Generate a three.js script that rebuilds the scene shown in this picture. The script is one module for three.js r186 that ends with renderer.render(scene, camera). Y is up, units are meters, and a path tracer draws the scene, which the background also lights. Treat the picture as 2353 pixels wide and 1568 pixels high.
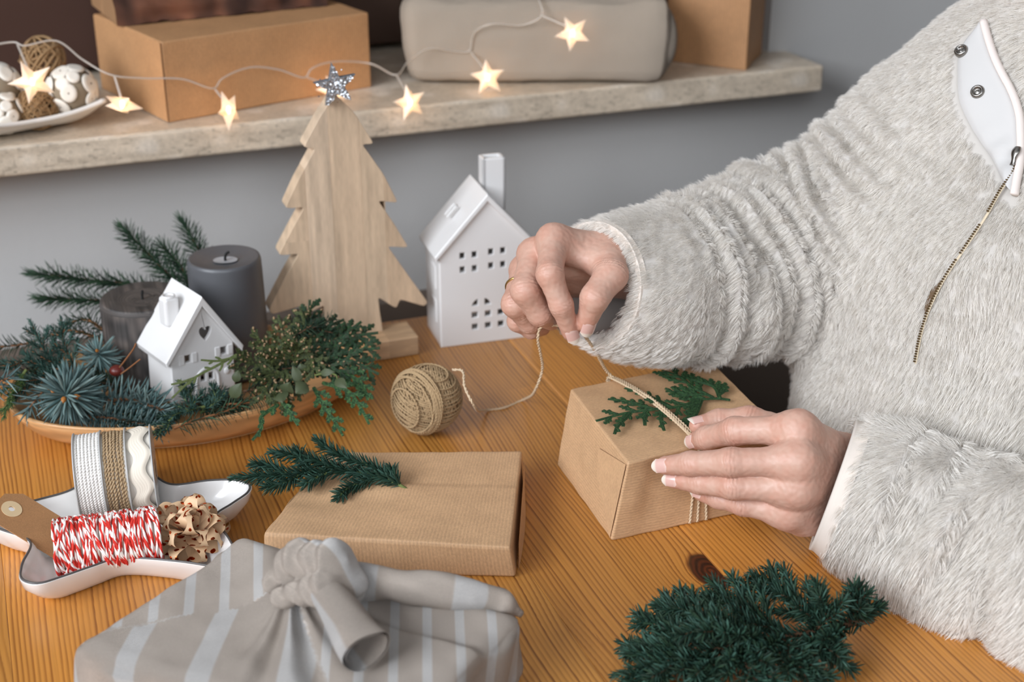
import * as THREE from 'three';
import { mergeGeometries } from 'three/addons/utils/BufferGeometryUtils.js';
import { ImprovedNoise } from 'three/addons/math/ImprovedNoise.js';
import { RectAreaLightUniformsLib } from 'three/addons/lights/RectAreaLightUniformsLib.js';

// ---------------------------------------------------------------- camera, light, exposure
const scene = new THREE.Scene();
const camera = new THREE.PerspectiveCamera(27.128, 2353 / 1568, 0.02, 30);
camera.position.set(0, 0.53, 0);
camera.rotation.set(-24.5 * Math.PI / 180, -20.8 * Math.PI / 180, 0, 'YXZ');
camera.focus = 0.955;
camera.userData.fStop = 6.0;
const renderer = new THREE.WebGLRenderer({ antialias: true });
renderer.toneMapping = THREE.LinearToneMapping;
renderer.toneMappingExposure = 0.8;
renderer.shadowMap.enabled = true;
renderer.shadowMap.type = THREE.PCFSoftShadowMap;
RectAreaLightUniformsLib.init();
scene.background = new THREE.Color(0.72, 0.8, 0.9);
scene.backgroundIntensity = 1.0;
const WINDOW = { x: -2.4, z0: -0.7, z1: 1.8, y0: 0.9, y1: 2.6 };      // opening in the left wall, metres
const daylight = new THREE.RectAreaLight(new THREE.Color().setRGB(0.88, 0.93, 1), 16, WINDOW.z1 - WINDOW.z0, WINDOW.y1 - WINDOW.y0);
daylight.position.set(WINDOW.x + 0.02, (WINDOW.y0 + WINDOW.y1) / 2, (WINDOW.z0 + WINDOW.z1) / 2);
daylight.lookAt(3, (WINDOW.y0 + WINDOW.y1) / 2, (WINDOW.z0 + WINDOW.z1) / 2);
daylight.name = 'window_daylight';
scene.add(daylight);
const WINDOW2 = { z: 2.4, x0: -1.7, x1: 0.6, y0: 1.1, y1: 2.5 };                  // second opening, in the wall behind the camera
const daylight2 = new THREE.RectAreaLight(new THREE.Color().setRGB(0.88, 0.93, 1), 6, WINDOW2.x1 - WINDOW2.x0, WINDOW2.y1 - WINDOW2.y0);
daylight2.position.set((WINDOW2.x0 + WINDOW2.x1) / 2, (WINDOW2.y0 + WINDOW2.y1) / 2, WINDOW2.z - 0.02);
daylight2.lookAt((WINDOW2.x0 + WINDOW2.x1) / 2, (WINDOW2.y0 + WINDOW2.y1) / 2, -3);
daylight2.name = 'window_daylight_front';
scene.add(daylight2);

// ---------------------------------------------------------------- helpers
const v3 = (a, b, c) => a && a.isVector3 ? a : Array.isArray(a) ? new THREE.Vector3(a[0], a[1], a[2]) : new THREE.Vector3(a, b, c);
const lerp = (a, b, t) => a + (b - a) * t, clamp = (x, a, b) => x < a ? a : x > b ? b : x;
const sstep = (a, b, x) => { const t = clamp((x - a) / (b - a), 0, 1); return t * t * (3 - 2 * t); };
function rng(seed) { let s = seed >>> 0; return () => { s = (s + 0x6d2b79f5) >>> 0; let t = Math.imul(s ^ (s >>> 15), 1 | s); t = (t + Math.imul(t ^ (t >>> 7), 61 | t)) ^ t; return ((t ^ (t >>> 14)) >>> 0) / 4294967296; }; }
const perlin = new ImprovedNoise(), noise = (x, y, z) => perlin.noise(x, y, z);
const fbm = (x, y, z, n = 3) => { let s = 0, a = 1; for (let i = 0; i < n; i++) { s += a * noise(x, y, z); x *= 2.03; y *= 2.03; z *= 2.03; a *= 0.5; } return s; };

const taken = new Map(), origin = new Map();
function numbered(name) { const n = taken.get(name) ?? 0; taken.set(name, n + 1); return n ? name + '_' + String(n).padStart(3, '0') : name; }
function shade(o) { o.traverse((m) => { if (m.isMesh) { m.castShadow = true; m.receiveShadow = true; } }); return o; }
function thing(name, at, label, category, group) {
  const o = new THREE.Group(); o.name = numbered(name); o.position.copy(v3(at)); origin.set(o, v3(at).clone());
  o.userData = { label, category }; if (group) o.userData.group = group;
  scene.add(o); return o;
}
// a part whose geometry is given in world metres; it is moved to its parent's own axes
function part(parent, name, geo, mat, extra) {
  const g = Array.isArray(geo) ? merge(geo) : geo, b = origin.get(parent) ?? new THREE.Vector3();
  g.translate(-b.x, -b.y, -b.z);
  const m = new THREE.Mesh(g, mat); m.name = name; origin.set(m, b); m.castShadow = m.receiveShadow = true;
  if (extra) Object.assign(m.userData, extra);
  parent.add(m); return m;
}
function local(parent, name, geo, mat, extra) {
  const m = new THREE.Mesh(Array.isArray(geo) ? merge(geo) : geo, mat); m.name = name; m.castShadow = m.receiveShadow = true;
  if (extra) Object.assign(m.userData, extra);
  parent.add(m); return m;
}
function struct(name, geo, mat) {
  const m = new THREE.Mesh(Array.isArray(geo) ? merge(geo) : geo, mat); m.name = name; m.userData.kind = 'structure';
  m.castShadow = m.receiveShadow = true; scene.add(m); return m;
}
function merge(list) {
  const want = list.some((g) => g.attributes.color);
  const out = list.map((g) => {
    let q = g.index ? g.toNonIndexed() : g;
    if (!q.attributes.normal) q.computeVertexNormals();
    if (!q.attributes.uv) q.setAttribute('uv', new THREE.Float32BufferAttribute(new Float32Array(q.attributes.position.count * 2), 2));
    if (want && !q.attributes.color) q.setAttribute('color', new THREE.Float32BufferAttribute(new Float32Array(q.attributes.position.count * 3).fill(1), 3));
    for (const k of Object.keys(q.attributes)) if (!['position', 'normal', 'uv', 'color'].includes(k)) q.deleteAttribute(k);
    return q;
  });
  return out.length === 1 ? out[0] : mergeGeometries(out);
}
function geoOf(pos, idx, uv, col) {
  const g = new THREE.BufferGeometry();
  g.setAttribute('position', new THREE.Float32BufferAttribute(pos, 3));
  if (uv) g.setAttribute('uv', new THREE.Float32BufferAttribute(uv, 2));
  if (col) g.setAttribute('color', new THREE.Float32BufferAttribute(col, 3));
  g.setIndex(idx); g.computeVertexNormals(); return g;
}
// normals averaged over vertices that share a place, so that seams of uv do not show
function smooth(g) {
  const p = g.attributes.position, n = g.attributes.normal, sum = new Map(), key = (i) => Math.round(p.getX(i) * 2e5) + ',' + Math.round(p.getY(i) * 2e5) + ',' + Math.round(p.getZ(i) * 2e5);
  for (let i = 0; i < p.count; i++) { const k = key(i), s = sum.get(k) ?? [0, 0, 0]; s[0] += n.getX(i); s[1] += n.getY(i); s[2] += n.getZ(i); sum.set(k, s); }
  for (let i = 0; i < p.count; i++) { const s = sum.get(key(i)), l = Math.hypot(s[0], s[1], s[2]) || 1; n.setXYZ(i, s[0] / l, s[1] / l, s[2] / l); }
  return g;
}
// grid surface: f(u, v) -> [x, y, z]; uv in metres when lu, lv are given
function sheet(nu, nv, f, lu = 1, lv = 1, col, closeU = false) {
  const pos = [], uv = [], idx = [], c = [];
  for (let j = 0; j <= nv; j++) for (let i = 0; i <= nu; i++) {
    const p = f(i / nu, j / nv); pos.push(p[0], p[1], p[2]); uv.push(i / nu * lu, j / nv * lv);
    if (col) c.push(...col(i / nu, j / nv, p));
    if (i < nu && j < nv) { const a = j * (nu + 1) + i, b = a + 1, d = a + nu + 1, e = d + 1; idx.push(a, b, e, a, e, d); }
  }
  const g = geoOf(pos, idx, uv, col ? c : null);
  return closeU ? smooth(g) : g;
}
// tube along points; radius r or r(t); flat < 1 squashes it; uv.x runs along it in metres
function tube(pts, r, seg = 24, rad = 8, closed = false, opt = {}) {
  const P = pts.map((p) => v3(p)), curve = new THREE.CatmullRomCurve3(P, closed, 'centripetal'), len = curve.getLength();
  const fr = curve.computeFrenetFrames(seg, closed), pos = [], uv = [], idx = [], R = typeof r === 'function' ? r : () => r;
  const q = new THREE.Vector3();
  for (let i = 0; i <= seg; i++) {
    const t = i / seg; curve.getPointAt(closed && i === seg ? 0 : t, q); const rr = R(t), N = fr.normals[i], B = fr.binormals[i];
    for (let j = 0; j <= rad; j++) {
      const a = j / rad * Math.PI * 2 + (opt.spin ?? 0), c = Math.cos(a) * rr, s = Math.sin(a) * rr * (opt.flat ?? 1);
      pos.push(q.x + N.x * c + B.x * s, q.y + N.y * c + B.y * s, q.z + N.z * c + B.z * s); uv.push(t * len, j / rad);
      if (i < seg && j < rad) { const A = i * (rad + 1) + j, D = A + rad + 1; idx.push(A, A + 1, D + 1, A, D + 1, D); }
    }
  }
  if (!closed) for (const e of [0, seg]) {
    curve.getPointAt(e / seg, q); const c = pos.length / 3; pos.push(q.x, q.y, q.z); uv.push(0, 0);
    for (let j = 0; j < rad; j++) { const A = e * (rad + 1) + j; e ? idx.push(c, A, A + 1) : idx.push(c, A + 1, A); }
  }
  return smooth(geoOf(pos, idx, uv));
}
// two or three twisted plies along a path
function cord(pts, r, seg, opt = {}) {
  const P = pts.map((p) => v3(p)), curve = new THREE.CatmullRomCurve3(P, !!opt.closed, 'centripetal'), len = curve.getLength(), plies = opt.plies ?? 2, pitch = opt.pitch ?? r * 6;
  const fr = curve.computeFrenetFrames(seg, !!opt.closed), out = [], turns = opt.closed ? Math.max(1, Math.round(len / pitch)) : len / pitch;
  for (let k = 0; k < plies; k++) {
    const line = [];
    for (let i = 0; i < seg + (opt.closed ? 0 : 1); i++) {
      const t = i / seg, q = curve.getPointAt(t), a = (t * turns + k / plies) * Math.PI * 2, w = plies === 2 ? 0.5 : 0.56;
      line.push(q.addScaledVector(fr.normals[i], Math.cos(a) * r * w).addScaledVector(fr.binormals[i], Math.sin(a) * r * w));
    }
    out.push(tube(line, r * 0.58, opt.closed ? seg : seg, opt.rad ?? 5, !!opt.closed));
  }
  return out;
}
function box(x0, y0, z0, x1, y1, z1) {
  const g = new THREE.BoxGeometry(Math.abs(x1 - x0), Math.abs(y1 - y0), Math.abs(z1 - z0)), p = g.attributes.position, n = g.attributes.normal, uv = g.attributes.uv;
  g.translate((x0 + x1) / 2, (y0 + y1) / 2, (z0 + z1) / 2);
  for (let i = 0; i < p.count; i++) {
    const ax = Math.abs(n.getX(i)), ay = Math.abs(n.getY(i));
    if (ax > 0.5) uv.setXY(i, p.getZ(i), p.getY(i)); else if (ay > 0.5) uv.setXY(i, p.getX(i), p.getZ(i)); else uv.setXY(i, p.getX(i), p.getY(i));
  }
  return g;
}
// rounded box about the origin with evenly cut faces; uv in metres on each face; fn(p, n) may move points
function rbox(w, h, d, r, n = 6, fn, k = 3) {
  const line = (L) => { const a = [], H = L / 2; for (let i = 0; i < k; i++) a.push(-H + r * (1 - Math.cos(i / k * Math.PI / 2))); const m = Math.max(1, n); for (let i = 0; i <= m; i++) a.push(lerp(-H + r, H - r, i / m)); for (let i = k - 1; i >= 0; i--) a.push(H - r * (1 - Math.cos(i / k * Math.PI / 2))); return a; };
  const X = line(w), Y = line(h), Z = line(d), pos = [], nor = [], uv = [], idx = [], N = new THREE.Vector3(), q = new THREE.Vector3(), c = new THREE.Vector3();
  const face = (A, B, mk, flip, uvf) => {
    const base = pos.length / 3;
    for (let j = 0; j < B.length; j++) for (let i = 0; i < A.length; i++) {
      q.set(...mk(A[i], B[j])); uv.push(...uvf(q));
      c.set(clamp(q.x, -w / 2 + r, w / 2 - r), clamp(q.y, -h / 2 + r, h / 2 - r), clamp(q.z, -d / 2 + r, d / 2 - r));
      N.copy(q).sub(c).normalize(); q.copy(c).addScaledVector(N, r); if (fn) fn(q, N);
      pos.push(q.x, q.y, q.z); nor.push(N.x, N.y, N.z);
      if (i < A.length - 1 && j < B.length - 1) { const a = base + j * A.length + i, b = a + 1, e = a + A.length, f = e + 1; flip ? idx.push(a, f, b, a, e, f) : idx.push(a, b, f, a, f, e); }
    }
  };
  face(X, Y, (a, b) => [a, b, d / 2], false, (p) => [p.x, p.y]); face(X, Y, (a, b) => [a, b, -d / 2], true, (p) => [p.x + 0.3, p.y]);
  face(X, Z, (a, b) => [a, h / 2, b], true, (p) => [p.x, -p.z]); face(X, Z, (a, b) => [a, -h / 2, b], false, (p) => [p.x, p.z]);
  face(Z, Y, (a, b) => [w / 2, b, a], true, (p) => [-p.z, p.y]); face(Z, Y, (a, b) => [-w / 2, b, a], false, (p) => [p.z, p.y]);
  const g = new THREE.BufferGeometry();
  g.setAttribute('position', new THREE.Float32BufferAttribute(pos, 3)); g.setAttribute('normal', new THREE.Float32BufferAttribute(nor, 3)); g.setAttribute('uv', new THREE.Float32BufferAttribute(uv, 2)); g.setIndex(idx);
  if (fn) { g.computeVertexNormals(); smooth(g); }
  return g;
}
// moves a box geometry of size w, h, d about the origin onto eight corners: bottom [a b c d], top [a b c d], going (-x-z, +x-z, +x+z, -x+z)
function onto(g, w, h, d, C) {
  const p = g.attributes.position, K = C.map((c) => v3(c)), o = new THREE.Vector3();
  for (let i = 0; i < p.count; i++) {
    const u = p.getX(i) / w + 0.5, v = p.getY(i) / h + 0.5, s = p.getZ(i) / d + 0.5; o.set(0, 0, 0);
    [[1 - u, 1 - s], [u, 1 - s], [u, s], [1 - u, s]].forEach(([a, b], k) => { o.addScaledVector(K[k], a * b * (1 - v)); o.addScaledVector(K[k + 4], a * b * v); });
    p.setXYZ(i, o.x, o.y, o.z);
  }
  g.computeVertexNormals(); return smooth(g);
}
function lathe(profile, seg = 40) { return new THREE.LatheGeometry(profile.map(([r, y]) => new THREE.Vector2(r, y)), seg); }
// naive surface nets of f < 0 on a grid of cell h
function nets(f, lo, hi, h) {
  const nx = Math.ceil((hi[0] - lo[0]) / h) + 1, ny = Math.ceil((hi[1] - lo[1]) / h) + 1, nz = Math.ceil((hi[2] - lo[2]) / h) + 1, F = new Float32Array(nx * ny * nz), I = new Int32Array(nx * ny * nz).fill(-1);
  const at = (i, j, k) => (k * ny + j) * nx + i;
  for (let k = 0; k < nz; k++) for (let j = 0; j < ny; j++) for (let i = 0; i < nx; i++) F[at(i, j, k)] = f(lo[0] + i * h, lo[1] + j * h, lo[2] + k * h);
  const pos = [], idx = [], E = [[0, 1], [2, 3], [4, 5], [6, 7], [0, 2], [1, 3], [4, 6], [5, 7], [0, 4], [1, 5], [2, 6], [3, 7]], c = new Array(8);
  for (let k = 0; k < nz - 1; k++) for (let j = 0; j < ny - 1; j++) for (let i = 0; i < nx - 1; i++) {
    let m = 0; for (let q = 0; q < 8; q++) { c[q] = F[at(i + (q & 1), j + (q >> 1 & 1), k + (q >> 2))]; if (c[q] < 0) m |= 1 << q; }
    if (m === 0 || m === 255) continue;
    let x = 0, y = 0, z = 0, n = 0;
    for (const [a, b] of E) if ((c[a] < 0) !== (c[b] < 0)) { const t = c[a] / (c[a] - c[b]); x += lerp(a & 1, b & 1, t); y += lerp(a >> 1 & 1, b >> 1 & 1, t); z += lerp(a >> 2, b >> 2, t); n++; }
    I[at(i, j, k)] = pos.length / 3; pos.push(lo[0] + (i + x / n) * h, lo[1] + (j + y / n) * h, lo[2] + (k + z / n) * h);
  }
  const quad = (a, b, d, e, flip) => { if (a < 0 || b < 0 || d < 0 || e < 0) return; flip ? idx.push(a, d, b, b, d, e) : idx.push(a, b, d, b, e, d); };
  for (let k = 1; k < nz - 1; k++) for (let j = 1; j < ny - 1; j++) for (let i = 1; i < nx - 1; i++) {
    const s = F[at(i, j, k)] < 0;
    if (s !== F[at(i + 1, j, k)] < 0) quad(I[at(i, j - 1, k - 1)], I[at(i, j, k - 1)], I[at(i, j - 1, k)], I[at(i, j, k)], !s);
    if (s !== F[at(i, j + 1, k)] < 0) quad(I[at(i - 1, j, k - 1)], I[at(i, j, k - 1)], I[at(i - 1, j, k)], I[at(i, j, k)], s);
    if (s !== F[at(i, j, k + 1)] < 0) quad(I[at(i - 1, j - 1, k)], I[at(i, j - 1, k)], I[at(i - 1, j, k)], I[at(i, j, k)], !s);
  }
  const g = new THREE.BufferGeometry(), nor = new Float32Array(pos.length), e = h * 0.5;
  for (let i = 0; i < pos.length; i += 3) {
    const x = pos[i], y = pos[i + 1], z = pos[i + 2], a = f(x + e, y, z) - f(x - e, y, z), b = f(x, y + e, z) - f(x, y - e, z), d = f(x, y, z + e) - f(x, y, z - e), l = Math.hypot(a, b, d) || 1;
    nor[i] = a / l; nor[i + 1] = b / l; nor[i + 2] = d / l;
  }
  g.setAttribute('position', new THREE.Float32BufferAttribute(pos, 3)); g.setAttribute('normal', new THREE.Float32BufferAttribute(nor, 3)); g.setIndex(idx);
  return g;
}
const smin = (a, b, k) => { const h = Math.max(k - Math.abs(a - b), 0) / k; return Math.min(a, b) - h * h * k * 0.25; };
const cap = (a, b, ra, rb) => { const ax = a[0], ay = a[1], az = a[2], dx = b[0] - ax, dy = b[1] - ay, dz = b[2] - az, q = 1 / (dx * dx + dy * dy + dz * dz || 1e-9); return (x, y, z) => { const t = clamp(((x - ax) * dx + (y - ay) * dy + (z - az) * dz) * q, 0, 1), X = x - ax - dx * t, Y = y - ay - dy * t, Z = z - az - dz * t; return Math.sqrt(X * X + Y * Y + Z * Z) - (ra + (rb - ra) * t); }; };

// ---------------------------------------------------------------- textures and materials
function tex(w, h, fn, srgb = true) {
  const d = new Uint8Array(w * h * 4);
  for (let y = 0; y < h; y++) for (let x = 0; x < w; x++) { const c = fn(x, y), o = (y * w + x) * 4; if (typeof c === 'number') { d[o] = d[o + 1] = d[o + 2] = clamp(c, 0, 255); } else { d[o] = clamp(c[0], 0, 255); d[o + 1] = clamp(c[1], 0, 255); d[o + 2] = clamp(c[2], 0, 255); } d[o + 3] = 255; }
  const t = new THREE.DataTexture(d, w, h); t.wrapS = t.wrapT = THREE.RepeatWrapping; t.magFilter = THREE.LinearFilter; t.minFilter = THREE.LinearMipmapLinearFilter; t.generateMipmaps = true;
  if (srgb) t.colorSpace = THREE.SRGBColorSpace; t.needsUpdate = true; return t;
}
const repeat = (t, x, y, ox = 0, oy = 0, rot = 0) => { const c = t.clone(); c.repeat.set(x, y); c.offset.set(ox, oy); c.rotation = rot; c.needsUpdate = true; return c; };
// tiling value noise, n cells a side
const lattice = (seed, n) => { const r = rng(seed), a = new Float32Array(n * n).map(() => r()); return (u, v) => { u = (u % 1 + 1) % 1 * n; v = (v % 1 + 1) % 1 * n; const i = Math.floor(u), j = Math.floor(v), f = u - i, g = v - j, s = f * f * (3 - 2 * f), t = g * g * (3 - 2 * g), A = (p, q) => a[(q % n) * n + p % n]; return lerp(lerp(A(i, j), A(i + 1, j), s), lerp(A(i, j + 1), A(i + 1, j + 1), s), t); }; };
const std = (color, roughness = 0.6, o = {}) => new THREE.MeshStandardMaterial({ color, roughness, metalness: 0, ...o });
const phys = (color, roughness = 0.5, o = {}) => new THREE.MeshPhysicalMaterial({ color, roughness, metalness: 0, ...o });
// ---------------------------------------------------------------- shared textures
const L8 = [1, 2, 3, 4, 5, 6].map((s) => lattice(s * 77 + 5, [4, 8, 16, 32, 64, 128][s - 1]));
const cloudy = (u, v) => 0.34 * L8[0](u, v) + 0.26 * L8[1](u, v) + 0.18 * L8[2](u, v) + 0.12 * L8[3](u, v) + 0.1 * L8[4](u, v);
// brown wrapping paper: 5 cm tile, fine ribs and fibre flecks
const kraftRand = rng(9);
const kraftTex = tex(512, 512, (x, y) => { const u = x / 512, v = y / 512, rib = Math.sin(u * Math.PI * 2 * 34 + 1.5 * L8[1](u, v)), f = L8[5](u * 1, v * 0.4) - 0.5, k = kraftRand(), g = 1 + 0.03 * rib + 0.1 * (cloudy(u, v) - 0.5) + 0.09 * f + (k > 0.996 ? -0.22 : k > 0.988 ? 0.1 : 0) + 0.05 * (kraftRand() - 0.5); return [197 * g, 158 * g, 119 * g]; });
const kraftBump = tex(512, 512, (x, y) => { const u = x / 512, v = y / 512; return 128 + 45 * Math.sin(u * Math.PI * 2 * 34 + 1.5 * L8[1](u, v)) + 50 * (L8[4](u, v) - 0.5); }, false);
const kraft = (sx, rot = 0, tint = 0xffffff, bump = 0.00008) => std(tint, 0.62, { map: repeat(kraftTex, sx, sx, 0.1, 0.3, rot), bumpMap: repeat(kraftBump, sx, sx, 0.1, 0.3, rot), bumpScale: bump });
// pine: growth rings of a sawn log, lighter early wood and thin dark late wood; 0.25 m across, 1 m along
function pineTex(seed, knot) {
  const r = rng(seed), cx = -0.12 - 0.1 * r(), dep = 0.01 + 0.03 * r(), ph = r() * 9, W = 512, H = 1536;
  return tex(W, H, (x, y) => {
    let u = x / W * 0.25, w = y / H; const along = Math.sin(w * Math.PI * 2 + ph), z = w * 1.0;
    if (knot) { const du = u - knot[0], dz = z - knot[1], q = Math.hypot(du, dz * 0.75) / knot[2], s = q < 1 ? 1 : 1 / (q * q); if (q > 1) u = knot[0] + du * (1 - 0.55 * s * (Math.abs(dz) < 0.2 ? 1 : 0)) ; }
    let rr = Math.hypot(u - cx + 0.004 * along, dep + 0.006 * Math.cos(w * Math.PI * 2 + ph)) / 0.0034 + 1.6 * noise(u * 7 + seed, Math.sin(w * 6.283) * 1.3 + 3, Math.cos(w * 6.283) * 1.3);
    rr += 0.5 * noise(u * 45, seed, w * 2.5) + 0.9 * noise(u * 14, seed + 5, w * 1.2);
    const f = rr - Math.floor(rr), late = sstep(0.35, 0.86, f) * (1 - sstep(0.9, 1, f)), strength = clamp(0.5 + 0.9 * noise(Math.floor(rr) * 0.77, seed, 2.2), 0.12, 1);
    const fibre = noise(u * 1500, w * 14, seed) * 0.05 + noise(u * 500, w * 30, seed + 3) * 0.03;
    let t = late * strength, c = [lerp(202, 126, t), lerp(141, 74, t), lerp(66, 25, t)], g = 1 + fibre + 0.14 * noise(u * 16, w * 3, seed + 7);
    if (knot) { const du = x / W * 0.25 - knot[0], dz = z - knot[1], q = Math.hypot(du, dz * 0.62) / knot[2] + 0.12 * noise(du * 90, dz * 90, 1); const k = 1 - sstep(0.8, 1.15, q), ring = 0.85 + 0.3 * Math.sin(q * 26); c = c.map((a, i) => lerp(a, [74, 34, 13][i] * ring * (q < 0.28 ? 1.25 : 1), k)); }
    return [c[0] * g, c[1] * g, c[2] * g];
  });
}
const stoneTex = tex(512, 512, (x, y) => { const u = x / 512, v = y / 512, a = cloudy(u, v), b = L8[4](u + 0.3, v) - 0.5, p = sstep(0.78, 0.88, L8[3](u, v * 2)) * 0.1, w = sstep(0.5, 0.8, L8[1](u, v)), f = L8[5](u, v) - 0.5; const g = 0.93 + 0.26 * (a - 0.5) + 0.07 * b + 0.05 * f - p; return [lerp(212, 224, w) * g, lerp(195, 210, w) * g, lerp(173, 192, w) * g]; });
const plasterBump = tex(256, 256, (x, y) => 128 + 90 * (cloudy(x / 256, y / 256) - 0.5) + 40 * (L8[5](x / 256, y / 256) - 0.5), false);
const weaveBump = tex(128, 128, (x, y) => { const a = Math.sin(x / 128 * Math.PI * 32), b = Math.sin(y / 128 * Math.PI * 32), over = ((x >> 2) + (y >> 2)) & 1; return 128 + 60 * (over ? Math.abs(a) : -Math.abs(b)) + 30 * (L8[5](x / 128, y / 128) - 0.5); }, false);

// ---------------------------------------------------------------- the room
const wallPaint = std(0xc5c3c0, 0.85, { bumpMap: repeat(plasterBump, 3, 3), bumpScale: 0.0006 });
const white = std(0x808182, 0.9), darkPanel = std(0x66584d, 0.6), floorMat = std(0x4a4038, 0.6), frameMat = std(0xf0efec, 0.45);
const BACK = -1.325, NICHE = 0.8, SHELF = 0.18;
struct('floor', box(-2.6, -0.85, -1.9, 2.5, -0.75, 2.4), floorMat);
struct('ceiling', box(-2.6, 2.7, -1.9, 2.5, 2.8, 2.4), white);
struct('wall_back', [box(-2.4, -0.75, BACK - 0.12, 2.5, SHELF - 0.026, BACK), box(NICHE, SHELF - 0.026, BACK - 0.12, 2.5, 2.7, BACK), box(-2.4, 0.75, BACK - 0.12, NICHE, 2.7, BACK)], wallPaint);
struct('wall_right', box(2.5, -0.75, -1.9, 2.6, 2.7, 2.4), std(0x565657, 0.9));
struct('wall_front', [box(-2.6, -0.75, 2.4, 2.6, WINDOW2.y0, 2.5), box(-2.6, WINDOW2.y1, 2.4, 2.6, 2.7, 2.5), box(-2.6, WINDOW2.y0, 2.4, WINDOW2.x0, WINDOW2.y1, 2.5), box(WINDOW2.x1, WINDOW2.y0, 2.4, 2.6, WINDOW2.y1, 2.5)], std(0x5c5c5d, 0.9));
{
  const { x, z0, z1, y0, y1 } = WINDOW, X = x - 0.16;
  struct('wall_left', [box(X, -0.75, -1.9, x, y0, 2.4), box(X, y1, -1.9, x, 2.7, 2.4), box(X, y0, -1.9, x, y1, z0), box(X, y0, z1, x, y1, 2.4)], white);
  const w = new THREE.Group(); w.name = 'window_1'; w.userData.kind = 'structure'; scene.add(w);
  const bars = [box(x - 0.1, y0, z0, x - 0.05, y0 + 0.05, z1), box(x - 0.1, y1 - 0.05, z0, x - 0.05, y1, z1), box(x - 0.1, y0, z0, x - 0.05, y1, z0 + 0.05), box(x - 0.1, y0, z1 - 0.05, x - 0.05, y1, z1), box(x - 0.1, y0, (z0 + z1) / 2 - 0.03, x - 0.05, y1, (z0 + z1) / 2 + 0.03)];
  local(w, 'window_frame', bars, frameMat);
  const glass = phys(0xffffff, 0.02, { transmission: 1, thickness: 0 });
  for (const [a, b] of [[z0 + 0.05, (z0 + z1) / 2 - 0.03], [(z0 + z1) / 2 + 0.03, z1 - 0.05]]) local(w, 'pane', box(x - 0.078, y0 + 0.05, a, x - 0.074, y1 - 0.05, b), glass);
  local(w, 'window_sill', box(x - 0.16, y0 - 0.03, z0 - 0.05, x + 0.06, y0, z1 + 0.05), frameMat);
}
{
  const { z, x0, x1, y0, y1 } = WINDOW2, w = new THREE.Group(); w.name = 'window_2'; w.userData.kind = 'structure'; scene.add(w);
  local(w, 'window_frame', [box(x0, y0, z + 0.03, x1, y0 + 0.05, z + 0.07), box(x0, y1 - 0.05, z + 0.03, x1, y1, z + 0.07), box(x0, y0, z + 0.03, x0 + 0.05, y1, z + 0.07), box(x1 - 0.05, y0, z + 0.03, x1, y1, z + 0.07), box((x0 + x1) / 2 - 0.03, y0, z + 0.03, (x0 + x1) / 2 + 0.03, y1, z + 0.07)], frameMat);
  const glass = phys(0xffffff, 0.02, { transmission: 1, thickness: 0 });
  for (const [a, b] of [[x0 + 0.05, (x0 + x1) / 2 - 0.03], [(x0 + x1) / 2 + 0.03, x1 - 0.05]]) local(w, 'pane', box(a, y0 + 0.05, z + 0.048, b, y1 - 0.05, z + 0.052), glass);
}
struct('trim_1', box(-2.4, -0.75, BACK, 2.5, -0.04, BACK + 0.022), darkPanel);
// fireplace recess behind the mantel shelf, laid in dark bricks
{
  const n = new THREE.Group(); n.name = 'wall_niche'; n.userData.kind = 'structure'; scene.add(n);
  const soot = std(0x1c1411, 0.9), y0 = SHELF - 0.026, back = -1.525;
  local(n, 'mortar_wall', [box(-2.4, y0, back - 0.1, NICHE + 0.1, 0.85, back), box(NICHE, y0, back - 0.1, NICHE + 0.1, 0.85, BACK - 0.12), box(-2.4, 0.75, back, NICHE, 0.85, BACK - 0.12)], soot);
  const r = rng(4), shapes = [0, 1, 2].map((k) => rbox(0.232, 0.098, 0.05, 0.006, 3, (p) => { p.z += 0.003 * noise(p.x * 30, p.y * 30, k * 9); p.x += 0.002 * noise(p.y * 40, k, p.z * 20); }));
  const mats = [0x40261a, 0x482a1b, 0x362219, 0x402c20].map((c) => std(c, 0.85));
  for (let row = 0; row < 5; row++) for (let k = 0; k < 5; k++) {
    const m = local(n, 'brick', shapes[Math.floor(r() * 3)], mats[Math.floor(r() * 4)]);
    m.position.set(-0.24 + k * 0.246 + (row % 2) * 0.123 + 0.07, SHELF + 0.055 + row * 0.112, back + 0.018 + 0.006 * r());
  }
}
// mantel shelf of travertine
{
  const t = thing('mantel_shelf', [0, SHELF - 0.0275, -1.38], 'rough beige travertine mantel shelf on grey wall carrying wrapped gifts and star lights', 'shelf');
  const stone = std(0xffffff, 0.34, { map: repeat(stoneTex, 6, 6), bumpMap: repeat(stoneTex, 6, 6), bumpScale: 0.0006 });
  const top = rbox(3.22, 0.0275, 0.28, 0.003, 60, (p, n) => { if (n.z > 0.3) p.z += 0.0014 * noise(p.x * 60, p.y * 90, 3) - 0.001; });
  top.rotateY(0.004); top.translate(-2.397 + 3.22 / 2, SHELF - 0.01375, -1.5225 + 0.28 / 2 - 0.0005);
  part(t, 'stone_slab', top, stone);
}

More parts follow.
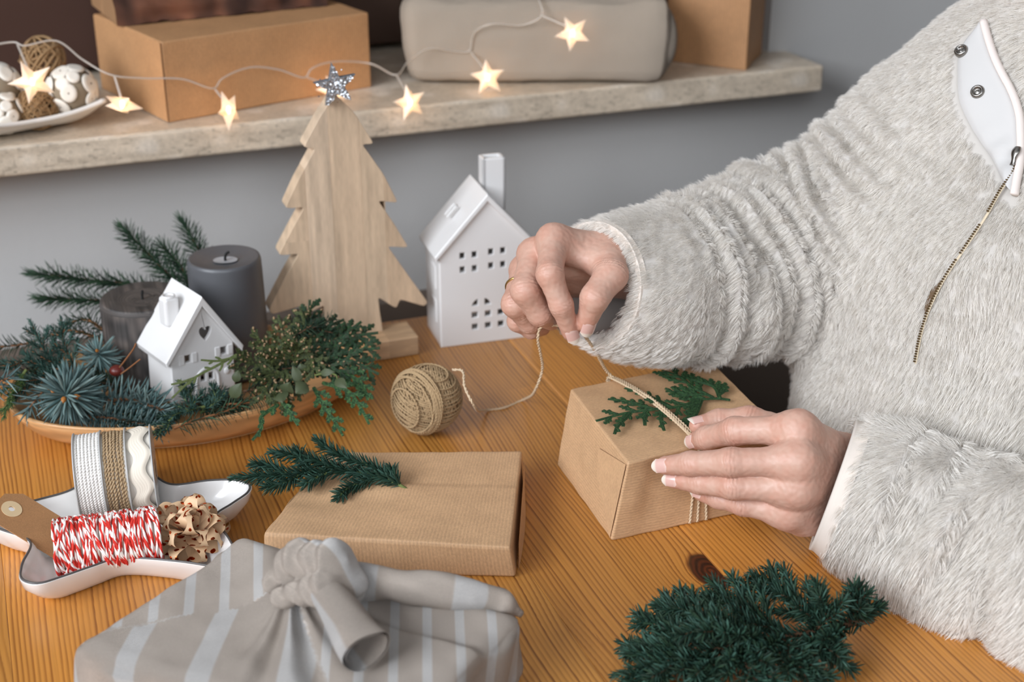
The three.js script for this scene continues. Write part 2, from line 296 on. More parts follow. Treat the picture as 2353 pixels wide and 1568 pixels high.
// ---------------------------------------------------------------- the table: pine boards glued side by side
{
  const t = thing('table', [-0.1, -0.75, -0.66], 'varnished orange pine table of glued boards with a dark knot', 'table');
  const edges = [-0.72, -0.605, -0.49, -0.372, -0.262, -0.15, -0.035, 0.075, 0.185, 0.292, 0.4105, 0.54], z0 = -1.169, z1 = -0.16, r = rng(31);
  const texs = [11, 22, 33, 44].map((s) => pineTex(s)), knotted = pineTex(55, [0.1, 0.3, 0.0135]);
  edges.slice(0, -1).forEach((a, i) => {
    const b = edges[i + 1], w = b - a, kn = i === 9, g = rbox(w, 0.028, z1 - z0, i === 10 ? 0.0025 : 0.0006, 2), p = g.attributes.position, uv = g.attributes.uv, ou = kn ? 0 : r() * 0.1, ov = r();
    g.translate((a + b) / 2, -0.014, (z0 + z1) / 2);
    for (let k = 0; k < p.count; k++) uv.setXY(k, (kn ? (p.getX(k) - 0.4054 + 0.1) : p.getX(k) - a + ou) * 4, kn ? p.getZ(k) - -0.6952 + 0.3 : p.getZ(k) + ov);
    const tx = kn ? knotted : texs[(i * 3 + (i >> 1)) % 4], tint = [0xffffff, 0xf6f0e8, 0xfff6ea, 0xf2ece4][i % 4];
    part(t, 'plank', g, phys(tint, 0.38, { map: tx, clearcoat: 0.4, clearcoatRoughness: 0.32, bumpMap: tx, bumpScale: 0.00015 }));
  });
  const wood = phys(0xc58a4a, 0.4, { map: texs[0] });
  part(t, 'apron', [box(-0.64, -0.11, -1.1, 0.46, -0.028, -1.078), box(-0.64, -0.11, -0.25, 0.46, -0.028, -0.228), box(-0.64, -0.11, -1.078, -0.618, -0.028, -0.25), box(0.438, -0.11, -1.078, 0.46, -0.028, -0.25)], wood);
  for (const [x, z] of [[-0.63, -1.07], [0.41, -1.07], [-0.63, -0.28], [0.41, -0.28]]) { const g = rbox(0.06, 0.722, 0.06, 0.004, 1); g.translate(x, -0.389, z); part(t, 'leg', g, wood); }
}
// ---------------------------------------------------------------- things on the mantel shelf
const boxPaper = kraft(12, 0, 0xeee0d0);
boxPaper.side = THREE.DoubleSide;
{ // large brown paper box with a log on top
  const A = [0.1522, 0.18, -1.2709], B = [0.3579, 0.18, -1.3315], u = [B[0] - A[0], B[2] - A[2]], L = Math.hypot(...u), e = [u[0] / L, u[1] / L], w = [e[1] * 0.155, -e[0] * 0.155], h = 0.0735;
  const t = thing('paper_box', [A[0] + u[0] / 2 + w[0] / 2, SHELF, A[2] + u[1] / 2 + w[1] / 2], 'long brown paper wrapped box on the shelf with a split log on top', 'box');
  const c = (k, m, y) => [A[0] + u[0] * k + w[0] * m, SHELF + y, A[2] + u[1] * k + w[1] * m];
  const g = onto(rbox(0.22, 0.073, 0.14, 0.002, 14, (p) => { p.z += 0.0012 * noise(p.x * 25, p.y * 12, 2); p.y += 0.001 * noise(p.x * 20, 3, p.z * 20); }), 0.22, 0.073, 0.14, [c(0, 1, 0), c(1, 1, 0), c(1, 0, 0), c(0, 0, 0), c(0.0, 1, h), c(1, 1, h), c(1, 0, h), c(0, 0, h)]);
  part(t, 'wrapping', g, boxPaper);
  // folded paper flap over the left end: a thin triangle of paper that meets in the front corner
  const n = [-e[0] * 0.0012, 0, -e[1] * 0.0012], at = (m, y) => { const q = c(0, m, y); return [q[0] + n[0], q[1], q[2] + n[2]]; };
  const flap = geoOf([...at(0, h * 0.99), ...at(0, 0.001), ...at(0.4, 0.001), ...at(0.1, h * 0.99)], [0, 3, 2, 0, 2, 1], [0, 0.07, 0, 0, 0.06, 0, 0.02, 0.07]);
  part(t, 'paper_flap', flap, boxPaper);
  const lo = [0.2195, SHELF + h + 0.0006, -1.412], yaw = 0.113, lg = thing('log', lo, 'split firewood log with rough bark resting on the paper box', 'log');
  const bark = std(0xffffff, 0.95, { map: tex(256, 256, (x, y) => { const k = 0.5 + 0.9 * (L8[3](x / 256, y / 256 * 3) - 0.3) + 0.5 * (L8[4](x / 256, y / 256) - 0.5), r = L8[2](x / 256, y / 256); return [lerp(66, 96, r) * k + 22, lerp(42, 60, r) * k + 13, lerp(30, 40, r) * k + 10]; }) });
  const shapeAt = (a) => 0.052 * (1 + 0.1 * Math.sin(a * 2 + 1)) + 0.003 * noise(Math.cos(a) * 6, Math.sin(a) * 6, 3);
  const barkG = sheet(48, 40, (s, v) => { const a = Math.PI * (0.0 + s * 1.0), r = shapeAt(a) + 0.0045 * noise(s * 9, v * 7, 5) + 0.0025 * noise(s * 22, v * 18, 8); return [(v - 0.5) * 0.205, Math.max(0, Math.sin(a) * r * 1.05 + 0.004 * Math.abs(noise(v * 12, s * 5, 1))), -Math.cos(a) * r * 0.95]; }, 0.2, 0.2);
  const base = sheet(8, 12, (s, v) => [(v - 0.5) * 0.205, 0.0005 + 0.0012 * Math.abs(noise(v * 14, s * 6, 2)), lerp(-0.05, 0.05, s)], 0.1, 0.2);
  const rot = (q) => q.rotateY(yaw).translate(lo[0], lo[1], lo[2]);
  part(lg, 'bark', [rot(barkG), rot(base)], new THREE.MeshStandardMaterial({ color: 0xffffff, roughness: 0.95, map: bark.map, side: THREE.DoubleSide }));
  for (const s of [-1, 1]) {
    const cut = sheet(30, 8, (a, v) => { const q = Math.PI * a, r = shapeAt(q) * v; return [s * 0.1027 + 0.001 * noise(v * 8, a * 9, s), Math.sin(q) * r * 1.03 + 0.001, -Math.cos(q) * r * 0.94]; }, 0.1, 0.05);
    part(lg, 'cut_end', rot(cut), new THREE.MeshStandardMaterial({ color: 0x9a7450, roughness: 0.85, side: THREE.DoubleSide }), { label: 'pale sawn end of the log' });
  }
}
{ // linen gift
  const L = [0.3992, 0.18, -1.3231], R = [0.6206, 0.18, -1.239], cx = (L[0] + R[0]) / 2, w = 0.178, dpt = 0.11, h = 0.083;
  const ang = Math.atan2(R[2] - L[2], R[0] - L[0]), len = Math.hypot(R[0] - L[0], R[2] - L[2]);
  const t = thing('linen_gift', [cx - Math.sin(-ang) * dpt / 2, SHELF, (L[2] + R[2]) / 2 - dpt / 2 * Math.cos(ang)], 'beige linen cloth wrapped gift with knotted top on the shelf', 'gift');
  t.rotation.y = -ang; t.position.y += 0.0022;
  const linen = std(0xbcac9a, 0.9, { bumpMap: repeat(weaveBump, 60, 60), bumpScale: 0.0012 });
  const body = rbox(len + 0.012, h, dpt, 0.011, 30, (p, n) => { const y = p.y + h / 2, bulge = 0.005 * Math.sin(clamp(y / h, 0, 1) * Math.PI); p.x *= 1 + 0.04 * (y / h - 0.3); p.z += n.z * bulge; p.x += n.x * bulge; p.addScaledVector(n, 0.0016 * noise(p.x * 40, p.y * 40, p.z * 40) + 0.003 * noise(p.x * 16, p.y * 22, p.z * 16)); if (n.x > 0.5) p.x += 0.003 * Math.sin(p.z * 150); if (n.y > 0.5) p.y += 0.003 * noise(p.x * 25, 1, p.z * 30); });
  body.translate(0, h / 2, 0); local(t, 'cloth', body, linen);
  const W = len / 2 + 0.002;
  const fold = [tube([[W + 0.004, 0.004, dpt / 2 - 0.02], [W + 0.012, 0.03, dpt / 2 - 0.012], [W + 0.009, 0.06, dpt / 2 - 0.015], [W - 0.006, 0.081, dpt / 2 - 0.02]], (q) => 0.0055 + 0.003 * Math.sin(q * 3.14), 20, 8), tube([[-W + 0.008, h, dpt / 2 - 0.012], [-0.05, h + 0.003, dpt / 2 - 0.02], [0, h + 0.005, 0.012]], (q) => 0.003 + 0.004 * q, 20, 8), tube([[W - 0.01, h, dpt / 2 - 0.014], [0.05, h + 0.002, dpt / 2 - 0.022], [0.01, h + 0.005, 0.012]], (q) => 0.003 + 0.004 * q, 20, 8)];
  local(t, 'fold', fold, linen);
  const knot = nets((x, y, z) => smin(smin(cap([-0.028, h + 0.006, 0.022], [0.012, h + 0.013, 0.016], 0.009, 0.013)(x, y, z), cap([0.012, h + 0.013, 0.016], [0.035, h + 0.004, 0.03], 0.012, 0.01)(x, y, z), 0.008), cap([-0.01, h + 0.01, 0.02], [-0.005, h + 0.012, -0.03], 0.012, 0.007)(x, y, z), 0.006) + 0.0016 * Math.sin(x * 420 + z * 200), [-0.05, h - 0.012, -0.05], [0.055, h + 0.035, 0.05], 0.002);
  local(t, 'knot', knot, linen);
}
{ // brown paper bag standing on end
  const F = [0.7361, 0.18, -1.2603], Lb = [0.6762, 0.18, -1.3259], t = thing('paper_bag', [F[0] - 0.02, SHELF, F[2] - 0.05], 'upright brown paper bag at the right end of the mantel shelf', 'bag');
  const u = [F[0] - Lb[0], F[2] - Lb[2]], q = [0.05, -0.055], hh = 0.17, c = (a, b, y) => [Lb[0] + u[0] * a + q[0] * b, SHELF + y, Lb[2] + u[1] * a + q[1] * b];
  part(t, 'bag', onto(rbox(0.09, 0.17, 0.07, 0.0015, 10, (p, n) => { p.addScaledVector(n, 0.0016 * noise(p.x * 30, p.y * 14, p.z * 30)); }), 0.09, 0.17, 0.07, [c(0, 1, 0), c(1, 1, 0), c(1, 0, 0), c(0, 0, 0), c(0, 1, hh), c(1, 1, hh), c(1, 0, hh), c(0, 0, hh)]), kraft(10, 0, 0xdccbb8));
}
// ---- white dish with ornaments at the left
const glaze = phys(0xe9e6e1, 0.25, { clearcoat: 0.6, clearcoatRoughness: 0.15 });
{
  const c = [0.02, SHELF, -1.32], t = thing('ornament_dish', c, 'white square ceramic dish with upturned corners holding ornament balls on the shelf', 'dish');
  const g = (lift) => sheet(40, 40, (u, v) => { const x = (u - 0.5) * 2, z = (v - 0.5) * 2, q = Math.max(Math.abs(x), Math.abs(z)), r = Math.hypot(x, z), y = 0.004 + 0.011 * Math.pow(Math.max(0, q - 0.45) / 0.55, 2) + 0.009 * Math.pow(clamp((r - 0.9) / 0.5, 0, 1), 1.5) + lift; const s = 0.0625 * (1 - 0.06 * (1 - Math.abs(x * z)) * q); return [x * s, y, z * s]; });
  const top = g(0), bot = g(-0.0035), p = bot.index.array; for (let i = 0; i < p.length; i += 3) { const k = p[i]; p[i] = p[i + 1]; p[i + 1] = k; } bot.computeVertexNormals();
  const rimPts = []; for (let i = 0; i < 160; i++) { const s = i / 40, k = Math.floor(s), f = s - k, uv = [[f, 0], [1, f], [1 - f, 1], [0, 1 - f]][k], x = (uv[0] - 0.5) * 2, z = (uv[1] - 0.5) * 2, r = Math.hypot(x, z), y = 0.0025 + 0.011 + 0.009 * Math.pow(clamp((r - 0.9) / 0.5, 0, 1), 1.5), sc = 0.0625 * (1 - 0.06 * (1 - Math.abs(x * z))); rimPts.push([x * sc, y, z * sc]); }
  const d = local(t, 'dish_body', [top, bot], glaze); local(t, 'rim', tube(rimPts, 0.0022, 200, 8, true), glaze);
  t.rotation.y = 0.316; t.position.y += 0.0008;
}
function ballOfVines(name, at, r, n, thick, color, label, seed) {
  const t = thing(name, at, label, 'ornament ball', 'ornament balls in the white dish'), q = rng(seed), out = [];
  for (let i = 0; i < n; i++) {
    const ax = new THREE.Vector3(q() - 0.5, q() - 0.5, q() - 0.5).normalize(), a = new THREE.Vector3(q() - 0.5, q() - 0.5, q() - 0.5).cross(ax).normalize(), b = ax.clone().cross(a), R = r * (0.82 + 0.18 * q()), off = (q() - 0.5) * r * 1.2, rr = Math.sqrt(Math.max(0.1 * r * r, R * R - off * off)), pts = [];
    for (let k = 0; k < 14; k++) { const s = k / 14 * Math.PI * 2, w = 1 + 0.07 * (q() - 0.5); pts.push(a.clone().multiplyScalar(Math.cos(s) * rr * w).addScaledVector(b, Math.sin(s) * rr * w).addScaledVector(ax, off)); }
    out.push(tube(pts, thick * (0.7 + 0.6 * q()), 36, 5, true));
  }
  local(t, 'strands', out, color); return t;
}
const vine = std(0x9a7a55, 0.9), fibre = std(0x937450, 0.95);
ballOfVines('ornament_ball', [0.0536, 0.2323, -1.335], 0.0205, 26, 0.0011, vine, 'loosely wound brown vine ball at the back of the white dish', 3);
ballOfVines('ornament_ball', [0.0412, 0.1996, -1.288], 0.0185, 90, 0.0006, fibre, 'dense brown fibre ball at the front of the white dish', 8);
function shellBall(at, r, label, seed, n) {
  const t = thing('ornament_ball', at, label, 'ornament ball', 'ornament balls in the white dish'), q = rng(seed);
  local(t, 'core', new THREE.SphereGeometry(r * 0.96, 24, 16), std(0x8d7e69, 0.9));
  const shell = std(0xe9e2d6, 0.6), dot = std(0x6c5b49, 0.9), N = n, up = new THREE.Vector3(0, 0, 1);
  for (let i = 0; i < N; i++) {
    const y = 1 - 2 * (i + 0.5) / N, a = i * 2.39996 + 0.8 * q(), d = new THREE.Vector3(Math.cos(a) * Math.sqrt(1 - y * y), y, Math.sin(a) * Math.sqrt(1 - y * y)), s = r * (0.3 + 0.16 * q());
    const g = lathe([[0, 0.0022], [s * 0.16, 0.0017], [s * 0.6, 0.0024], [s * 0.93, 0.0014], [s, 0]], 14).rotateX(Math.PI / 2);
    const m = local(t, 'shell_disc', g, shell); m.quaternion.setFromUnitVectors(up, d); m.position.copy(d).multiplyScalar(r * 0.95); m.scale.set(1, 0.8 + 0.3 * q(), 1); m.rotateZ(q() * 6);
    if (i % 3) { const e = local(m, 'shell_eye', new THREE.SphereGeometry(s * 0.1, 8, 6), dot); e.position.set(0, 0, 0.0018); }
  }
}
shellBall([0.0734, 0.2115, -1.296], 0.0212, 'white shell disc ball beside the fibre ball in the dish', 5, 26);
shellBall([0.0118, 0.2165, -1.31], 0.0205, 'white shell ball half cut off behind the dish rim at the left edge', 15, 24);
shellBall([0.0132, 0.1992, -1.282], 0.0165, 'small white shell ball lowest at the left edge of the dish', 25, 18);

// ---- string of star lights
{
  const t = thing('string_light', [0.3, SHELF + 0.02, -1.28], 'clear string light with glowing star lamps draped along the mantel shelf', 'string light');
  const clear = phys(0xf2ece4, 0.25, { transmission: 0.75, thickness: 0 }), starMat = phys(0xf4eadc, 0.45, { emissive: 0xffdcae, emissiveIntensity: 0.05, transmission: 0.4, thickness: 0 }), bulbMat = std(0xfff0d8, 0.4, { emissive: 0xffdfae, emissiveIntensity: 14 });
  const wire = (pts, r = 0.001) => part(t, 'cable', tube(pts, r, pts.length * 8, 6), clear);
  const H = [[0.0047, 0.2568, -1.29], [0.0315, 0.2598, -1.285], [0.037, 0.2574, -1.28], [0.0652, 0.2593, -1.28], [0.0842, 0.2436, -1.27], [0.1052, 0.2316, -1.256], [0.1324, 0.2262, -1.256], [0.1662, 0.2219, -1.258], [0.1933, 0.2108, -1.26], [0.2011, 0.2166, -1.266], [0.2306, 0.222, -1.28], [0.2575, 0.2165, -1.285], [0.2827, 0.2065, -1.287], [0.2887, 0.2127, -1.29], [0.3106, 0.2156, -1.3], [0.3513, 0.2087, -1.31], [0.3655, 0.2056, -1.27], [0.3877, 0.2104, -1.3], [0.4093, 0.2194, -1.305], [0.4349, 0.2154, -1.302], [0.4483, 0.2151, -1.298], [0.4529, 0.2336, -1.295], [0.4673, 0.243, -1.285], [0.4957, 0.2411, -1.277], [0.5123, 0.2513, -1.268], [0.5128, 0.2624, -1.275], [0.5122, 0.2818, -1.32]];
  wire(H);
  const lampShape = (R, r) => { const s = new THREE.Shape(); for (let i = 0; i < 10; i++) { const a = Math.PI / 2 + i * Math.PI / 5, q = i % 2 ? r : R; s[i ? 'lineTo' : 'moveTo'](Math.cos(a) * q, Math.sin(a) * q); } s.closePath(); return s; };
  const starG = (() => { const pos = [], R = 0.0152, r = 0.0066, h = 0.0058, idx = []; for (let i = 0; i < 10; i++) { const a = Math.PI / 2 + i * Math.PI / 5, q = i % 2 ? r : R; pos.push(Math.cos(a) * q, Math.sin(a) * q, 0); } pos.push(0, 0, h, 0, 0, -h); for (let i = 0; i < 10; i++) { const j = (i + 1) % 10; idx.push(i, j, 10, j, i, 11); } return geoOf(pos, idx).toNonIndexed(); })();
  starG.computeVertexNormals();
  const lamps = [[[0.0398, 0.2316, -1.255], [0.1, 0.2, 0.35], 1.15, [0.033, 0.2582, -1.283]], [[0.1109, 0.2074, -1.246], [0.5, -0.5, 0.55], 1, [0.108, 0.2306, -1.256]], [[0.2008, 0.1957, -1.238], [0.1, 1.25, 0.35], 1.05, [0.1941, 0.2097, -1.261]], [[0.3076, 0.1915, -1.29], [0, 0, 0.3], 0.85, [0.2846, 0.2061, -1.288]], [[0.367, 0.1882, -1.232], [-0.1, 0.55, 0.15], 1, [0.3658, 0.2052, -1.268]], [[0.4567, 0.1956, -1.268], [-0.2, 0.1, 0.1], 1, [0.4498, 0.2144, -1.297]], [[0.5351, 0.237, -1.245], [-0.6, 0.1, 0.5], 1, [0.5124, 0.251, -1.267]]];
  for (const [c, e, s, from] of lamps) {
    const m = part(t, 'star_lamp', starG.clone().scale(s * 1.18, s * 1.18, s * 1.18).rotateX(e[0]).rotateY(e[1] - 0.36).rotateZ(e[2]).translate(...c), starMat);
    part(m, 'bulb', new THREE.SphereGeometry(0.0026, 12, 8).scale(0.8, 1.5, 0.8).translate(...c), bulbMat);
    part(t, 'cable', tube([from, [(from[0] + c[0]) / 2, (from[1] + c[1]) / 2 + 0.002, (from[2] + c[2]) / 2], [c[0], c[1] + 0.004, c[2]]], 0.0012, 12, 6), clear);
    const p = new THREE.PointLight(0xffbe78, 0.0009, 0, 2); p.position.set(c[0], c[1], c[2]); p.name = 'star_glow'; p.castShadow = true; p.shadow.radius = 0.25; scene.add(p);
  }
}
// ---------------------------------------------------------------- wooden fir tree
{
  const zf = -1.112, t = thing('wooden_tree', [0.29, 0, zf - 0.008], 'flat pale wooden fir tree with silver glitter star on its tip', 'tree figure');
  const px = [[0.2696, 0.2324, -1.112], [0.2835, 0.2165, -1.112], [0.2983, 0.1897, -1.112], [0.2882, 0.1904, -1.112], [0.3056, 0.1623, -1.112], [0.3173, 0.1356, -1.112], [0.3001, 0.1393, -1.112], [0.3135, 0.1164, -1.112], [0.3253, 0.0936, -1.112], [0.3069, 0.0969, -1.112], [0.3237, 0.0685, -1.112], [0.3417, 0.0389, -1.112], [0.3388, 0.0359, -1.112], [0.3162, 0.0461, -1.112], [0.3131, 0.0382, -1.112], [0.3099, 0.0399, -1.112], [0.2965, 0.0511, -1.112], [0.2974, 0.036, -1.112], [0.2998, 0.0158, -1.112]];
  const pl = [[0.2663, 0.2327, -1.112], [0.2541, 0.2164, -1.112], [0.2392, 0.1929, -1.112], [0.249, 0.1908, -1.112], [0.2327, 0.1649, -1.112], [0.2206, 0.1424, -1.112], [0.2368, 0.1412, -1.112], [0.2244, 0.1219, -1.112], [0.2123, 0.1017, -1.112], [0.2297, 0.1005, -1.112], [0.216, 0.0798, -1.112], [0.2003, 0.0533, -1.112], [0.2026, 0.0489, -1.112], [0.2313, 0.0534, -1.112], [0.2354, 0.0455, -1.112], [0.2484, 0.0508, -1.112], [0.2508, 0.0236, -1.112]];
  const P = [...px.map((p) => [p[0], p[1]]), ...pl.reverse().map((p) => [p[0], p[1]])];
  // soften the tips: cut each corner
  const soft = []; P.forEach((p, i) => { const a = P[(i + P.length - 1) % P.length], b = P[(i + 1) % P.length], q = (o) => { const L = Math.hypot(o[0] - p[0], o[1] - p[1]), k = Math.min(0.4, 0.0028 / L); return [lerp(p[0], o[0], k), lerp(p[1], o[1], k)]; }; const A = q(a), B = q(b); soft.push(A, [(A[0] + B[0] + 2 * p[0]) / 4, (A[1] + B[1] + 2 * p[1]) / 4], B); });
  const clip = (poly, x, keepLess) => { const out = []; poly.forEach((p, i) => { const q = poly[(i + 1) % poly.length], a = keepLess ? p[0] <= x : p[0] >= x, b = keepLess ? q[0] <= x : q[0] >= x; if (a) out.push(p); if (a !== b) { const k = (x - p[0]) / (q[0] - p[0]); out.push([x, lerp(p[1], q[1], k)]); } }); return out; };
  const grain = tex(256, 512, (x, y) => { const u = x / 256, v = y / 512, a = L8[4](u * 1, v * 0.125) - 0.5, b = L8[2](u, v * 0.5) - 0.5, f = L8[5](u, v * 0.5) - 0.5, g = 1 + 0.13 * a + 0.12 * b + 0.06 * f; return [206 * g, 186 * g, 163 * g]; });
  const cuts = [0.2, 0.2385, 0.2605, 0.2865, 0.306, 0.36], tints = [0xf6eee4, 0xfdf8f2, 0xf8f0e6, 0xfbf4ea, 0xf6ece0];
  cuts.slice(0, -1).forEach((a, i) => {
    const piece = clip(clip(soft, a + 0.00015, false), cuts[i + 1] - 0.00015, true); if (piece.length < 3) return;
    const g = new THREE.ExtrudeGeometry(new THREE.Shape(piece.map((p) => new THREE.Vector2(p[0], p[1]))), { depth: 0.0165, bevelEnabled: true, bevelThickness: 0.0005, bevelSize: 0.0003, bevelSegments: 1 });
    g.translate(0, 0, zf - 0.0165); const p = g.attributes.position, uv = g.attributes.uv; for (let k = 0; k < p.count; k++) uv.setXY(k, p.getX(k) * 6 + i * 0.37, p.getY(k) * 3 + i * 0.21 + p.getZ(k) * 3);
    part(t, 'board', g, std(tints[i], 0.7, { map: grain, bumpMap: grain, bumpScale: 0.0002 }));
  });
  const bl = rbox(0.054, 0.018, 0.036, 0.0015, 2); bl.translate(0.299, 0.009, -1.107); const uv = bl.attributes.uv; for (let k = 0; k < uv.count; k++) uv.setXY(k, uv.getY(k) * 6, uv.getX(k) * 3);
  part(t, 'base', bl, std(0xf0dcc4, 0.7, { map: grain }));
  const star = new THREE.Shape(); for (let i = 0; i < 10; i++) { const a = Math.PI / 2 + 0.12 + i * Math.PI / 5, q = i % 2 ? 0.0068 : 0.0175; star[i ? 'lineTo' : 'moveTo'](Math.cos(a) * q, Math.sin(a) * q); } star.closePath();
  const c = [0.2669, 0.2437, -1.105], glitR = rng(12), glit = tex(128, 128, () => { const k = glitR(); return k > 0.9 ? [225, 230, 235] : [90 + 70 * k, 96 + 70 * k, 104 + 70 * k]; });
  const sg = new THREE.ExtrudeGeometry(star, { depth: 0.004, bevelEnabled: true, bevelThickness: 0.0008, bevelSize: 0.0006, bevelSegments: 1 }); sg.translate(c[0], c[1], c[2] - 0.003);
  const sm = part(t, 'star', sg, std(0xffffff, 0.45, { metalness: 0.55, map: repeat(glit, 40, 40) }), { label: 'silver glitter star' });
  const gq = rng(77), pos = [], idx = [], col = [];   // loose glitter flakes
  for (let i = 0; i < 900; i++) { let x, y, a, r, tries = 0; do { a = gq() * 6.283; r = Math.sqrt(gq()) * 0.017; const f = ((a - Math.PI / 2 - 0.12) / (Math.PI * 2 / 5)) % 1, ff = Math.abs(((f + 1) % 1) - 0.5) * 2; x = r; y = lerp(0.0068, 0.0172, ff * ff); } while (x > y && tries++ < 9); const px = c[0] + Math.cos(a) * r, py = c[1] + Math.sin(a) * r, s = 0.0004 + 0.0003 * gq(), n = new THREE.Vector3(gq() - 0.5, gq() - 0.5, 1.1).normalize(), u = new THREE.Vector3(1, 0, 0).cross(n).normalize(), w = n.clone().cross(u), b = pos.length / 3; for (const [p, q] of [[-1, -1], [1, -1], [1, 1], [-1, 1]]) pos.push(px + (u.x * p + w.x * q) * s, py + (u.y * p + w.y * q) * s, c[2] + 0.0021 + 0.0006 * gq() + (u.z * p + w.z * q) * s); idx.push(b, b + 1, b + 2, b, b + 2, b + 3); }
  part(sm, 'glitter', geoOf(pos, idx), std(0xd8dde2, 0.25, { metalness: 0.9, side: THREE.DoubleSide }), { kind: 'stuff' });
}
// ---------------------------------------------------------------- ceramic houses
function wallWithHoles(w, pts, holes, depth) { const s = new THREE.Shape(pts.map((p) => new THREE.Vector2(p[0], p[1]))); for (const h of holes) s.holes.push(h); return new THREE.ExtrudeGeometry(s, { depth, bevelEnabled: true, bevelThickness: 0.0006, bevelSize: 0.0006, bevelOffset: -0.0006, bevelSegments: 2, curveSegments: 10 }); }
const holeRect = (x, y, w, h) => { const p = new THREE.Path(); p.moveTo(x - w / 2, y - h / 2); p.lineTo(x - w / 2, y + h / 2); p.lineTo(x + w / 2, y + h / 2); p.lineTo(x + w / 2, y - h / 2); p.closePath(); return p; };
const porcelain = phys(0xe6e4e2, 0.32, { clearcoat: 0.35, clearcoatRoughness: 0.25 });
function gableRoof(half, eaveY, ridgeY, z0, z1, over, th) { // two slabs joined at the ridge, as one extruded chevron with rounded edges
  const sl = (ridgeY - eaveY) / half, x = half + over, y = eaveY - over * sl, n = Math.hypot(1, sl), s = new THREE.Shape();
  s.moveTo(-x, y); s.lineTo(-x - th * 0.25, y + th * 0.9); s.lineTo(0, ridgeY + th * n); s.lineTo(x + th * 0.25, y + th * 0.9); s.lineTo(x, y); s.lineTo(0, ridgeY); s.closePath();
  const g = new THREE.ExtrudeGeometry(s, { depth: z1 - z0, bevelEnabled: true, bevelThickness: 0.001, bevelSize: 0.001, bevelOffset: -0.0008, bevelSegments: 3 }); g.translate(0, 0, z0); return g;
}
{
  const b = [0.3512, 0, -1.0976], w = 0.086, ev = 0.088, rd = 0.1345, d = 0.05, t = thing('ceramic_house', [b[0] + 0.0425, 0, b[2] - 0.021], 'tall white ceramic lantern house with chimney and cut-out windows', 'house ornament');
  t.rotation.y = -0.07;
  const H = w / 2, pts = [[-H, 0], [H, 0], [H, ev], [0, rd], [-H, ev]], holes = [];
  const wx = [-0.0225, -0.0115, 0.0035, 0.0145];
  for (const x of wx) for (const y of [0.0725, 0.0855]) holes.push(holeRect(x, y + (x > 0 ? 0.001 : 0), 0.0046, 0.0056));
  for (const y of [0.0165, 0.028]) for (const x of [-0.0117, 0.0005, 0.0125]) holes.push(holeRect(x, y, 0.0056, 0.0054));
  for (const s of [-1, 1]) { const p = new THREE.Path(), cx = s < 0 ? -0.0087 : -0.0025, y = 0.0368; if (s < 0) { p.moveTo(cx, y); p.lineTo(cx - 0.0058, y); p.quadraticCurveTo(cx - 0.004, y + 0.005, cx, y + 0.0062); } else { p.moveTo(cx, y); p.lineTo(cx, y + 0.0062); p.quadraticCurveTo(cx + 0.004, y + 0.005, cx + 0.0058, y); } p.closePath(); holes.push(p); }
  const front = wallWithHoles(w, pts, holes, 0.003); front.translate(0, 0, d / 2 - 0.003);
  const back = wallWithHoles(w, pts, [holeRect(0, 0.03, 0.03, 0.045)], 0.003); back.translate(0, 0, -d / 2);
  const side = (s) => { const g = wallWithHoles(d, [[-d / 2, 0], [d / 2, 0], [d / 2, ev], [-d / 2, ev]], [], 0.003); g.rotateY(Math.PI / 2); g.translate(s > 0 ? H - 0.003 : -H, 0, 0); return g; };
  local(t, 'walls', [front, back, side(-1), side(1), rbox(w, 0.003, d, 0.001, 1).translate(0, 0.0015, 0)], porcelain);
  const relief = [0.02, 0.052].map((y) => rbox(0.002, 0.022, 0.016, 0.0009, 2).translate(-H - 0.0002, y + 0.01, 0.004));
  local(t, 'shutter_relief', relief, porcelain);
  const roof = local(t, 'roof', gableRoof(H, ev, rd, -d / 2 - 0.004, d / 2 + 0.003, 0.004, 0.0042), porcelain);
  const sk = Math.atan2(rd - ev, H); local(roof, 'roof_relief', [0, 1].map((k) => rbox(0.013, 0.0012, 0.0032, 0.0005, 2).rotateZ(sk).translate(-0.026, rd - 0.0185 + 0.0035, -0.004 + k * 0.007)), porcelain);
  const ch = local(t, 'chimney', [[-1, 0], [1, 0], [0, -1], [0, 1]].map(([a, c]) => rbox(a ? 0.004 : 0.021, 0.05, a ? 0.016 : 0.004, 0.0014, 3).translate(0.0155 + a * 0.0085, 0.137, -0.012 + c * 0.006)), porcelain);
}
